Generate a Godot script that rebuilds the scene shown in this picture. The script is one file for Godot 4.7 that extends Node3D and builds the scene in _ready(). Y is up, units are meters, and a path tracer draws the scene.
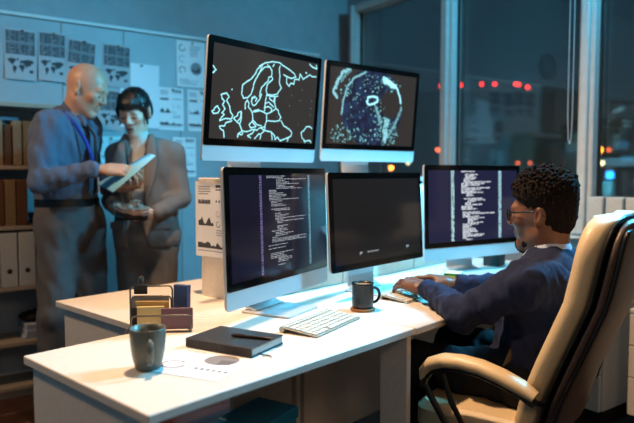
extends Node3D
# A night office: three people, five monitors, unseen warm and cyan lamps.

# ---------- light and camera values ----------
const EXPOSURE := 1.0
const WARM := Color(1.0, 0.83, 0.66)
const WARM_ENERGY := 8.8
const CYAN := Color(0.3, 0.8, 1.0)
const FILL := Color(1.0, 0.86, 0.74)
const FILL_ENERGY := 3.4
const CYAN_ENERGY := 8.5
const BACK_CYAN_ENERGY := 4.4
const SIDE_WARM_ENERGY := 3.0
const STRIP_ENERGY := 1.0

# ---------- frames of reference ----------
const DESK_O := Vector3(-0.326, 0.0, -1.164)      # near corner of the front desk
const DESK_TURN := 0.829                          # 47.5 degrees
const DESK_Y := 0.735
const ROOM_C := Vector3(0.288, 0.0, -4.94)        # the far corner of the room
const ROOM_TURN := 0.6213                         # the wall with papers runs along room x

var rng := RandomNumberGenerator.new()
var used := {}
var mats := {}
var boxes := {}

func desk(a: float, b: float, y: float) -> Vector3:
	return DESK_O + Basis(Vector3.UP, DESK_TURN) * Vector3(a, y, -b)

func desk_xf(a: float, b: float, y: float, turn := 0.0) -> Transform3D:
	return Transform3D(Basis(Vector3.UP, DESK_TURN + turn), desk(a, b, y))

func room(s: float, t: float, y: float) -> Vector3:   # s: leftwards along the papered wall, t: out from it
	return ROOM_C + Basis(Vector3.UP, ROOM_TURN) * Vector3(-s, y, t)

func room_xf(s: float, t: float, y: float, turn := 0.0) -> Transform3D:
	return Transform3D(Basis(Vector3.UP, ROOM_TURN + turn), room(s, t, y))

# ---------- nodes ----------
func numbered(called: String) -> String:
	if not used.has(called):
		used[called] = 0
		return called
	used[called] += 1
	return "%s_%03d" % [called, used[called]]

func tag(o: Node3D, label: String, category: String, group := "") -> Node3D:
	o.set_meta("label", label)
	o.set_meta("category", category)
	if group != "":
		o.set_meta("group", group)
	return o

func thing(called: String, label: String, category: String, xf := Transform3D.IDENTITY, group := "") -> Node3D:
	var o := Node3D.new()
	o.name = numbered(called)
	o.transform = xf
	add_child(o)
	return tag(o, label, category, group)

func part(parent: Node, called: String, mesh: Mesh, m: Material, xf := Transform3D.IDENTITY) -> MeshInstance3D:
	var o := MeshInstance3D.new()
	o.name = called
	o.mesh = mesh
	o.material_override = m
	o.transform = xf
	parent.add_child(o, true)
	return o

func solo(called: String, label: String, category: String, mesh: Mesh, m: Material, xf := Transform3D.IDENTITY, group := "") -> MeshInstance3D:
	var o := part(self, numbered(called), mesh, m, xf)
	tag(o, label, category, group)
	return o

func struct(called: String, mesh: Mesh, m: Material, xf := Transform3D.IDENTITY) -> MeshInstance3D:
	var o := part(self, numbered(called), mesh, m, xf)
	o.set_meta("kind", "structure")
	return o

func at(x: float, y: float, z: float) -> Transform3D:
	return Transform3D(Basis.IDENTITY, Vector3(x, y, z))

func turned(x: float, y: float, z: float, rx: float, ry: float, rz: float) -> Transform3D:
	return Transform3D(Basis.from_euler(Vector3(rx, ry, rz)), Vector3(x, y, z))

# ---------- materials ----------
func mat(called: String, c: Color, rough := 0.6, metal := 0.0, spec := 0.5) -> StandardMaterial3D:
	if mats.has(called):
		return mats[called]
	var m := StandardMaterial3D.new()
	m.resource_name = called
	m.albedo_color = c
	m.roughness = rough
	m.metallic = metal
	m.metallic_specular = spec
	mats[called] = m
	return m

func noise_tex(seed_: int, freq: float, c0: Color, c1: Color, size := 256, octaves := 4) -> NoiseTexture2D:
	var n := FastNoiseLite.new()
	n.seed = seed_
	n.frequency = freq
	n.fractal_octaves = octaves
	var t := NoiseTexture2D.new()
	t.noise = n
	t.width = size
	t.height = size
	t.seamless = true
	var g := Gradient.new()
	g.set_color(0, c0)
	g.set_color(1, c1)
	t.color_ramp = g
	return t

func grainy(called: String, c: Color, rough: float, seed_: int, freq: float, spread: float, scale_: float, relief := 0.0, spec := 0.5, stretch := Vector3.ONE) -> StandardMaterial3D:
	var m := mat(called, c, rough, 0.0, spec)
	m.albedo_texture = noise_tex(seed_, freq, Color(1.0 - spread, 1.0 - spread, 1.0 - spread), Color(1, 1, 1))
	m.uv1_triplanar = true
	m.uv1_scale = stretch * scale_
	if relief > 0.0:
		var t := noise_tex(seed_ + 7, freq, Color(0, 0, 0), Color(1, 1, 1))
		t.color_ramp = null
		t.as_normal_map = true
		t.bump_strength = 3.0
		m.normal_enabled = true
		m.normal_texture = t
		m.normal_scale = relief * 10.0
	return m

func glow(called: String, c: Color, energy: float) -> StandardMaterial3D:
	var m := mat(called, Color(0.02, 0.02, 0.02), 0.5)
	m.emission_enabled = true
	m.emission = c
	m.emission_energy_multiplier = energy
	return m

func picture(called: String, img: Image, rough := 0.8) -> StandardMaterial3D:
	var m := mat(called, Color(1, 1, 1), rough)
	m.albedo_texture = ImageTexture.create_from_image(img)
	return m

func screen_picture(called: String, img: Image, energy: float) -> StandardMaterial3D:
	var m := mat(called, Color(0.012, 0.012, 0.014), 0.12)
	m.emission_enabled = true
	m.emission = Color.BLACK
	m.emission_operator = BaseMaterial3D.EMISSION_OP_ADD
	m.emission_texture = ImageTexture.create_from_image(img)
	m.emission_energy_multiplier = energy
	return m

# ---------- meshes ----------
func begin() -> SurfaceTool:
	var st := SurfaceTool.new()
	st.begin(Mesh.PRIMITIVE_TRIANGLES)
	return st

func tri(st: SurfaceTool, a: Vector3, b: Vector3, c: Vector3) -> void:   # counter-clockwise seen from outside
	st.add_vertex(a)
	st.add_vertex(c)
	st.add_vertex(b)

func quad(st: SurfaceTool, a: Vector3, b: Vector3, c: Vector3, d: Vector3) -> void:
	tri(st, a, b, c)
	tri(st, a, c, d)

func finish(st: SurfaceTool, smooth := false) -> ArrayMesh:
	if smooth:
		st.index()
	st.generate_normals()
	return st.commit()

# box with chamfered edges, added to st, in the frame xf
func add_box(st: SurfaceTool, size: Vector3, r := 0.002, xf := Transform3D.IDENTITY) -> void:
	var h := size / 2.0
	r = minf(r, minf(h.x, minf(h.y, h.z)) * 0.9)
	st.set_smooth_group(-1)
	var p := func(sx, sy, sz, ax): # corner vertex lying on the face of axis ax
		var v := Vector3(sx * (h.x - (0.0 if ax == 0 else r)), sy * (h.y - (0.0 if ax == 1 else r)), sz * (h.z - (0.0 if ax == 2 else r)))
		return xf * v
	var out := func(a, b, c): # adds the triangle turned outwards
		var n: Vector3 = (b - a).cross(c - a)
		if n.dot((a + b + c) / 3.0 - xf.origin) > 0.0:
			tri(st, a, b, c)
		else:
			tri(st, a, c, b)
	var four := func(a, b, c, d):
		out.call(a, b, c)
		out.call(a, c, d)
	for s in [-1, 1]:
		four.call(p.call(s, -1, -1, 0), p.call(s, 1, -1, 0), p.call(s, 1, 1, 0), p.call(s, -1, 1, 0))
		four.call(p.call(-1, s, -1, 1), p.call(1, s, -1, 1), p.call(1, s, 1, 1), p.call(-1, s, 1, 1))
		four.call(p.call(-1, -1, s, 2), p.call(1, -1, s, 2), p.call(1, 1, s, 2), p.call(-1, 1, s, 2))
		for q in [-1, 1]:
			four.call(p.call(s, q, -1, 0), p.call(s, q, 1, 0), p.call(s, q, 1, 1), p.call(s, q, -1, 1))
			four.call(p.call(s, -1, q, 0), p.call(s, 1, q, 0), p.call(s, 1, q, 2), p.call(s, -1, q, 2))
			four.call(p.call(-1, s, q, 1), p.call(1, s, q, 1), p.call(1, s, q, 2), p.call(-1, s, q, 2))
			for w in [-1, 1]:
				out.call(p.call(s, q, w, 0), p.call(s, q, w, 1), p.call(s, q, w, 2))

func box(size: Vector3, r := 0.002) -> ArrayMesh:
	var key := [size, r]
	if not boxes.has(key):
		var st := begin()
		add_box(st, size, r)
		boxes[key] = finish(st)
	return boxes[key]

# rings of points joined into a skin; each ring runs counter-clockwise seen from its far end
func skin(st: SurfaceTool, rings: Array, cap_a := true, cap_b := true, flat := false) -> void:
	st.set_smooth_group(-1 if flat else 0)
	for i in rings.size() - 1:
		var p: PackedVector3Array = rings[i]
		var q: PackedVector3Array = rings[i + 1]
		var n := p.size()
		for j in n:
			var k := (j + 1) % n
			quad(st, p[j], p[k], q[k], q[j])
	st.set_smooth_group(-1)
	for e in 2:
		if (cap_a if e == 0 else cap_b):
			var r: PackedVector3Array = rings[0] if e == 0 else rings[-1]
			var c := Vector3.ZERO
			for v in r:
				c += v
			c /= r.size()
			for j in r.size():
				if e == 0:
					tri(st, c, r[(j + 1) % r.size()], r[j])
				else:
					tri(st, c, r[j], r[(j + 1) % r.size()])

func ring(c: Vector3, x: Vector3, y: Vector3, n := 10) -> PackedVector3Array:
	var p := PackedVector3Array()
	for j in n:
		var t := TAU * j / n
		p.append(c + x * cos(t) + y * sin(t))
	return p

# round tube along points; radii is one number or one per point
func add_tube(st: SurfaceTool, pts: Array, radii, n := 8, squash := 1.0, side := Vector3.ZERO) -> void:
	var rings := []
	var ref := side
	for i in pts.size():
		var d: Vector3 = (pts[mini(i + 1, pts.size() - 1)] - pts[maxi(i - 1, 0)]).normalized()
		if ref == Vector3.ZERO:
			ref = Vector3.UP if absf(d.y) < 0.9 else Vector3.RIGHT
		var x := (ref - d * ref.dot(d)).normalized()
		if side == Vector3.ZERO:
			ref = x
		var y := d.cross(x)
		var r: float = radii[i] if radii is Array else radii
		rings.append(ring(pts[i], x * r, y * r * squash, n))
	skin(st, rings)

func tube(pts: Array, radii, n := 8, squash := 1.0, side := Vector3.ZERO) -> ArrayMesh:
	var st := begin()
	add_tube(st, pts, radii, n, squash, side)
	return finish(st)

# profile of (radius, height) turned about y, bottom to top on the outside
func add_lathe(st: SurfaceTool, prof: Array, n := 28, xf := Transform3D.IDENTITY) -> void:
	for i in prof.size() - 1:
		st.set_smooth_group(0)
		for j in n:
			var t0 := TAU * j / n
			var t1 := TAU * (j + 1) / n
			var f := func(p, t): return xf * Vector3(p.x * cos(t), p.y, -p.x * sin(t))
			quad(st, f.call(prof[i], t0), f.call(prof[i], t1), f.call(prof[i + 1], t1), f.call(prof[i + 1], t0))

func lathe(prof: Array, n := 28) -> ArrayMesh:
	var st := begin()
	add_lathe(st, prof, n)
	return finish(st)

# outline in x, y (counter-clockwise) given thickness in z, with a bevel
func add_slab(st: SurfaceTool, outline: PackedVector2Array, z0: float, z1: float, bevel := 0.0, xf := Transform3D.IDENTITY) -> void:
	var rings := []
	var inner := outline
	if bevel > 0.0:
		var off := Geometry2D.offset_polygon(outline, -bevel, Geometry2D.JOIN_MITER)
		if off.size() and off[0].size() == outline.size():
			inner = off[0]
			# line the inset up with the outline again
			var best := 0
			for k in inner.size():
				if inner[k].distance_to(outline[0]) < inner[best].distance_to(outline[0]):
					best = k
			var turned := PackedVector2Array()
			for k in inner.size():
				turned.append(inner[(k + best) % inner.size()])
			inner = turned
		else:
			bevel = 0.0
	var lay := func(o, z):
		var r := PackedVector3Array()
		for v in o:
			r.append(xf * Vector3(v.x, v.y, z))
		return r
	if bevel > 0.0:
		rings = [lay.call(inner, z0), lay.call(outline, z0 + bevel), lay.call(outline, z1 - bevel), lay.call(inner, z1)]
	else:
		rings = [lay.call(outline, z0), lay.call(outline, z1)]
	skin(st, rings, false, false, true)
	var idx := Geometry2D.triangulate_polygon(inner)
	st.set_smooth_group(-1)
	for i in range(0, idx.size(), 3):
		var a: Vector2 = inner[idx[i]]
		var b: Vector2 = inner[idx[i + 1]]
		var c: Vector2 = inner[idx[i + 2]]
		if (b - a).cross(c - a) < 0.0:
			var s := b
			b = c
			c = s
		tri(st, xf * Vector3(a.x, a.y, z1), xf * Vector3(b.x, b.y, z1), xf * Vector3(c.x, c.y, z1))
		tri(st, xf * Vector3(a.x, a.y, z0), xf * Vector3(c.x, c.y, z0), xf * Vector3(b.x, b.y, z0))

func slab(outline: PackedVector2Array, z0: float, z1: float, bevel := 0.0) -> ArrayMesh:
	var st := begin()
	add_slab(st, outline, z0, z1, bevel)
	return finish(st)

func round_rect(w: float, h: float, r: float, n := 5, oy := 0.0) -> PackedVector2Array:
	var p := PackedVector2Array()
	for c in [[1, -1, -PI / 2], [1, 1, 0.0], [-1, 1, PI / 2], [-1, -1, PI]]:
		for k in n + 1:
			var t: float = c[2] + PI / 2 * k / n
			p.append(Vector2(c[0] * (w / 2 - r) + r * cos(t), oy + c[1] * (h / 2 - r) + r * sin(t)))
	return p

# a sheet w x h in x, y with texture coordinates, bowed by a function of (u, v)
func sheet(w: float, h: float, bow: Callable, nx := 8, ny := 8) -> ArrayMesh:
	var st := begin()
	st.set_smooth_group(0)
	for i in nx:
		for j in ny:
			var c := []
			for o in [[0, 0], [1, 0], [1, 1], [0, 1]]:
				var u := float(i + o[0]) / nx
				var v := float(j + o[1]) / ny
				c.append([Vector3((u - 0.5) * w, (0.5 - v) * h, bow.call(u, v)), Vector2(u, v)])
			for k in [0, 1, 2, 0, 2, 3]:
				st.set_uv(c[k][1])
				st.add_vertex(c[k][0])
	st.generate_normals()
	return st.commit()

# ---------- smooth bodies: distances joined with a smooth minimum, meshed as surface nets ----------
# prims: ["c", a, b, ra, rb, k, flat_dir, flat] tapered capsule; ["e", centre, basis, radii, k] ellipsoid; ["-", centre, basis, radii, k] carved ellipsoid
func sdf(acc: Dictionary, prims: Array, cell: float, xf := Transform3D.IDENTITY, fold := 0.0, fold_freq := 18.0, seed_ := 1) -> void:
	var lo := Vector3.ONE * 1e9
	var hi := -lo
	for p in prims:
		if p[0] == "c":
			var r: float = maxf(p[3], p[4]) + 2.5 * cell + fold
			lo = lo.min((p[1] as Vector3).min(p[2]) - Vector3.ONE * r)
			hi = hi.max((p[1] as Vector3).max(p[2]) + Vector3.ONE * r)
		elif p[0] == "e":
			var e: Vector3 = p[3]
			var r2: float = maxf(e.x, maxf(e.y, e.z)) + 2.5 * cell + fold
			lo = lo.min(p[1] - Vector3.ONE * r2)
			hi = hi.max(p[1] + Vector3.ONE * r2)
	var nx := int(ceil((hi.x - lo.x) / cell)) + 1
	var ny := int(ceil((hi.y - lo.y) / cell)) + 1
	var nz := int(ceil((hi.z - lo.z) / cell)) + 1
	var d := PackedFloat32Array()
	d.resize(nx * ny * nz)
	d.fill(1.0)
	for p in prims:
		var k: float = p[5] if p[0] == "c" else p[4]
		var capsule: bool = p[0] == "c"
		var carve: bool = p[0] == "-"
		var a: Vector3 = p[1]
		var b: Vector3
		var reach: float
		var plo: Vector3
		var phi: Vector3
		var ra := 0.0
		var dr := 0.0
		var fdir := Vector3.ZERO
		var fs := 0.0
		var ab := Vector3.ZERO
		var inv_len := 0.0
		var inv := Basis.IDENTITY
		var rad := Vector3.ONE
		var small := 1.0
		if capsule:
			b = p[2]
			ra = p[3]
			dr = p[4] - p[3]
			ab = b - a
			inv_len = 1.0 / maxf(ab.length_squared(), 1e-9)
			reach = maxf(p[3], p[4]) + k + 2.0 * cell + fold
			plo = a.min(b) - Vector3.ONE * reach
			phi = a.max(b) + Vector3.ONE * reach
			if p.size() > 7:
				fdir = p[6]
				fs = 1.0 / float(p[7]) - 1.0
		else:
			rad = p[3]
			inv = (p[2] as Basis).transposed()
			small = minf(rad.x, minf(rad.y, rad.z))
			reach = maxf(rad.x, maxf(rad.y, rad.z)) + k + 2.0 * cell + fold
			plo = a - Vector3.ONE * reach
			phi = a + Vector3.ONE * reach
		var x0 := clampi(int((plo.x - lo.x) / cell), 0, nx - 1)
		var y0 := clampi(int((plo.y - lo.y) / cell), 0, ny - 1)
		var z0 := clampi(int((plo.z - lo.z) / cell), 0, nz - 1)
		var x1 := clampi(int((phi.x - lo.x) / cell) + 1, 0, nx - 1)
		var y1 := clampi(int((phi.y - lo.y) / cell) + 1, 0, ny - 1)
		var z1 := clampi(int((phi.z - lo.z) / cell) + 1, 0, nz - 1)
		for iz in range(z0, z1 + 1):
			for iy in range(y0, y1 + 1):
				var row := (iz * ny + iy) * nx
				for ix in range(x0, x1 + 1):
					var q := lo + Vector3(ix, iy, iz) * cell - a
					var v: float
					if capsule:
						var t := clampf(q.dot(ab) * inv_len, 0.0, 1.0)
						q -= ab * t
						if fs != 0.0:
							q += fdir * (q.dot(fdir) * fs)
						v = q.length() - ra - dr * t
					else:
						q = inv * q
						var g := q / rad
						var gl := g.length()
						v = (gl - 1.0) * small if gl < 1e-4 else gl * (gl - 1.0) / (g / rad).length()
					var o := d[row + ix]
					if carve:
						v = -v
						var h1 := maxf(k - absf(o - v), 0.0) / k
						d[row + ix] = maxf(o, v) + h1 * h1 * k * 0.25
					else:
						var h2 := maxf(k - absf(o - v), 0.0) / k
						d[row + ix] = minf(o, v) - h2 * h2 * k * 0.25
	if fold > 0.0:
		var n := FastNoiseLite.new()
		n.seed = seed_
		n.frequency = 1.0
		n.fractal_octaves = 2
		n.noise_type = FastNoiseLite.TYPE_SIMPLEX_SMOOTH
		for iz in nz:
			for iy in ny:
				for ix in nx:
					var i := (iz * ny + iy) * nx + ix
					if absf(d[i]) < 3.0 * cell + fold:
						var w := (lo + Vector3(ix, iy, iz) * cell) * fold_freq
						d[i] += fold * n.get_noise_3d(w.x, w.y * 0.6 + w.x * 0.5, w.z)
	# surface nets
	var verts: PackedVector3Array = acc.v
	var norms: PackedVector3Array = acc.n
	var index: PackedInt32Array = acc.i
	var ids := {}
	var sx := 1
	var sy := nx
	var sz := nx * ny
	var corner := [0, sx, sy, sx + sy, sz, sx + sz, sy + sz, sx + sy + sz]
	var edges := [[0, 1], [2, 3], [4, 5], [6, 7], [0, 2], [1, 3], [4, 6], [5, 7], [0, 4], [1, 5], [2, 6], [3, 7]]
	var offs := [Vector3(0, 0, 0), Vector3(1, 0, 0), Vector3(0, 1, 0), Vector3(1, 1, 0), Vector3(0, 0, 1), Vector3(1, 0, 1), Vector3(0, 1, 1), Vector3(1, 1, 1)]
	var turn := xf.basis.orthonormalized()
	var flip := xf.basis.determinant() < 0.0
	for iz in nz - 1:
		for iy in ny - 1:
			var row2 := (iz * ny + iy) * nx
			for ix in nx - 1:
				var i0 := row2 + ix
				if absf(d[i0]) > 3.6 * cell:
					continue
				var neg := 0
				for c in 8:
					if d[i0 + corner[c]] < 0.0:
						neg += 1
				if neg == 0 or neg == 8:
					continue
				var s := Vector3.ZERO
				var m := 0
				for e in edges:
					var da := d[i0 + corner[e[0]]]
					var db := d[i0 + corner[e[1]]]
					if (da < 0.0) != (db < 0.0):
						s += (offs[e[0]] as Vector3).lerp(offs[e[1]], da / (da - db))
						m += 1
				s /= m
				var g2 := Vector3(
					d[i0 + 1] - d[i0] + d[i0 + sx + sy] - d[i0 + sy] + d[i0 + sx + sz] - d[i0 + sz] + d[i0 + sx + sy + sz] - d[i0 + sy + sz],
					d[i0 + sy] - d[i0] + d[i0 + sx + sy] - d[i0 + sx] + d[i0 + sy + sz] - d[i0 + sz] + d[i0 + sx + sy + sz] - d[i0 + sx + sz],
					d[i0 + sz] - d[i0] + d[i0 + sx + sz] - d[i0 + sx] + d[i0 + sy + sz] - d[i0 + sy] + d[i0 + sx + sy + sz] - d[i0 + sx + sy])
				ids[i0] = verts.size()
				verts.append(xf * (lo + (Vector3(ix, iy, iz) + s) * cell))
				norms.append((xf.basis * g2).normalized())
	var step := [[sx, sy, sz], [sy, sz, sx], [sz, sx, sy]]
	for i0 in ids:
		var inside := d[i0] < 0.0
		for st3 in step:
			if inside == (d[i0 + st3[0]] < 0.0):
				continue
			var p1: int = i0 - st3[1]
			var p2: int = i0 - st3[2]
			var p3: int = i0 - st3[1] - st3[2]
			if ids.has(p1) and ids.has(p2) and ids.has(p3):
				var qd := [ids[i0], ids[p1], ids[p3], ids[p2]]
				# inside -> outside along the axis: counter-clockwise is i0, p1, p3, p2
				if inside != flip:
					for t in [0, 2, 1, 0, 3, 2]:
						index.append(qd[t])
				else:
					for t in [0, 1, 2, 0, 2, 3]:
						index.append(qd[t])
	acc.v = verts
	acc.n = norms
	acc.i = index

func new_acc() -> Dictionary:
	return {"v": PackedVector3Array(), "n": PackedVector3Array(), "i": PackedInt32Array()}

func acc_mesh(acc: Dictionary) -> ArrayMesh:
	var arr := []
	arr.resize(Mesh.ARRAY_MAX)
	arr[Mesh.ARRAY_VERTEX] = acc.v
	arr[Mesh.ARRAY_NORMAL] = acc.n
	arr[Mesh.ARRAY_INDEX] = acc.i
	var m := ArrayMesh.new()
	m.add_surface_from_arrays(Mesh.PRIMITIVE_TRIANGLES, arr)
	return m

func _ready() -> void:
	rng.seed = 7
	# camera: a 35 mm lens at seated eye height, tipped down a little
	var cam := Camera3D.new()
	cam.name = "camera"
	var lens := CameraAttributesPhysical.new()
	lens.frustum_focal_length = 35.0
	lens.frustum_focus_distance = 1.95
	lens.exposure_aperture = 2.0
	lens.frustum_near = 0.05
	lens.frustum_far = 400.0
	cam.attributes = lens
	cam.fov = rad_to_deg(2.0 * atan(12.0 / 35.0))
	cam.position = Vector3(0, 1.2, 0)
	cam.rotation.x = -atan(37.5 / 616.9)
	add_child(cam)
	cam.current = true
	# night sky
	var env := Environment.new()
	env.background_mode = Environment.BG_COLOR
	env.background_color = Color(0.07, 0.11, 0.135)
	env.tonemap_mode = Environment.TONE_MAPPER_LINEAR
	env.tonemap_exposure = EXPOSURE
	env.sdfgi_enabled = true
	env.ssao_enabled = true
	env.ssil_enabled = true
	var we := WorldEnvironment.new()
	we.name = "environment"
	we.environment = env
	add_child(we)
	unseen_ceiling_lamp(Vector3(-0.34, 2.98, -2.02))  # out of view above, gives the desks their warm light
	stage_light("unseen cyan spot lamp near the window, placed to light desks and upper monitors", Vector3(1.6, 2.25, -2.45), Vector3(-0.2, 1.2, -2.0), CYAN, CYAN_ENERGY, 57.0, 0.5)  # out of view at the right, lights desks and upper monitors cyan
	stage_light("unseen cyan spot lamp high at the right, placed to light the standing pair and wall", Vector3(1.42, 2.8, -2.55), Vector3(-1.0, 1.1, -3.2), CYAN, BACK_CYAN_ENERGY, 78.0, 0.8)  # out of view, placed to light the standing pair and the wall
	stage_light("unseen warm spot lamp at the left, placed to light the shelf and the back of the standing man", Vector3(-2.35, 2.75, -1.7), Vector3(-1.1, 0.6, -2.4), WARM, SIDE_WARM_ENERGY, 58.0, 0.8)  # out of view at the left, warms the man's back and the shelf
	unseen_panel(Vector3(1.3, 2.96, 1.5))  # unseen behind the camera, lifts the chair back and shaded panels
	build_room()
	build_city()
	build_desks()
	build_monitors()
	build_desk_things()
	build_shelf()
	build_wall_sheets()
	build_cabinets()
	build_chair()
	seated_person()
	standing_man()
	standing_woman()

# ---------- lamps, all out of view ----------
func unseen_ceiling_lamp(p: Vector3) -> void:
	var o := thing("unseen_ceiling_lamp", "unseen warm round ceiling lamp above the monitors, lighting the desks", "lamp", at(p.x, p.y, p.z))
	var dark := mat("lamp_metal", Color(0.08, 0.08, 0.08), 0.5, 0.6)
	part(o, "ceiling_plate", lathe([Vector2(0.0, -0.02), Vector2(0.05, -0.02), Vector2(0.055, 0.02), Vector2(0.0, 0.02)], 20), dark)
	part(o, "shade", lathe([Vector2(0.115, -0.1), Vector2(0.12, -0.1), Vector2(0.09, -0.02), Vector2(0.05, 0.0), Vector2(0.0, 0.0)], 24), dark)
	part(o, "bulb", lathe([Vector2(0.0, -0.095), Vector2(0.06, -0.09), Vector2(0.07, -0.08), Vector2(0.06, -0.075), Vector2(0.0, -0.07)], 20), glow("warm_lamp_glow", WARM, 6.0))
	var l := SpotLight3D.new()
	l.name = "warm_lamp_light"
	l.position = Vector3(0, -0.12, 0)
	l.basis = Basis.looking_at(Vector3(0.9, -2.1, 0.1), Vector3.BACK)
	l.light_color = WARM
	l.light_energy = WARM_ENERGY
	l.light_size = 0.05
	l.spot_angle = 57.0
	l.spot_angle_attenuation = 0.8
	l.spot_range = 12.0
	l.spot_attenuation = 2.0
	l.shadow_enabled = true
	o.add_child(l)

func unseen_panel(p: Vector3) -> void:
	var o := thing("unseen_panel_lamp", "unseen dim panel lamp behind the viewer, placed to lift the shaded sides", "lamp", Transform3D(Basis(Vector3.UP, ROOM_TURN), p))
	var st := begin()
	for s in [-1, 1]:
		add_box(st, Vector3(1.24, 0.05, 0.02), 0.003, at(0, 0.0, s * 0.61))
		add_box(st, Vector3(0.02, 0.05, 1.2), 0.003, at(s * 0.61, 0.0, 0))
	part(o, "frame", finish(st), mat("lamp_metal", Color(0.08, 0.08, 0.08), 0.5, 0.6))
	part(o, "diffuser", box(Vector3(1.2, 0.01, 1.2), 0.002), glow("panel_lamp_glow", FILL, 0.4))
	var l := AreaLight3D.new()
	l.name = "panel_lamp_light"
	l.position = Vector3(0, -0.012, 0)
	l.rotation.x = -PI / 2
	l.area_size = Vector2(1.2, 1.2)
	l.area_normalize_energy = true
	l.light_color = FILL
	l.light_energy = FILL_ENERGY
	l.area_range = 14.0
	l.shadow_enabled = true
	o.add_child(l)

func stage_light(label: String, p: Vector3, aim: Vector3, tint: Color, energy: float, cone: float, soft: float) -> void:
	var xf := Transform3D(Basis.looking_at(aim - p), p)
	var o := thing("unseen_spot_lamp", label, "lamp", xf, "unseen spot lamps under the ceiling")
	var dark := mat("lamp_metal", Color(0.08, 0.08, 0.08), 0.5, 0.6)
	var back := Basis(Vector3.RIGHT, PI / 2)
	part(o, "housing", lathe([Vector2(0.13, -0.03), Vector2(0.14, -0.03), Vector2(0.14, 0.02), Vector2(0.11, 0.1), Vector2(0.06, 0.16), Vector2(0.0, 0.17)], 24), dark, Transform3D(back, Vector3.ZERO))
	part(o, "lens", lathe([Vector2(0.13, 0.004), Vector2(0.1, -0.004), Vector2(0.0, -0.008), Vector2(0.0, 0.004)], 24), glow("spot_lamp_glow_" + tint.to_html(false), tint, 5.0), Transform3D(back, Vector3(0, 0, 0.01)))
	var down := xf.affine_inverse()
	part(o, "hanger", tube([Vector3(0, 0, 0.15), down * (Vector3((xf * Vector3(0, 0, 0.15)).x, 2.99, (xf * Vector3(0, 0, 0.15)).z))], 0.009), dark)
	var l := SpotLight3D.new()
	l.name = "spot_lamp_light"
	l.position = Vector3(0, 0, -0.04)
	l.light_color = tint
	l.light_energy = energy
	l.light_size = 0.11
	l.spot_angle = cone
	l.spot_angle_attenuation = soft
	l.spot_range = 12.0
	l.spot_attenuation = 2.0
	l.shadow_enabled = true
	o.add_child(l)

# ---------- the room ----------
const WIN_S := 0.1
const SILL := 0.86
const HEAD := 2.46
const LEFT_S := 4.6
const NEAR_T := 6.6

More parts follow.
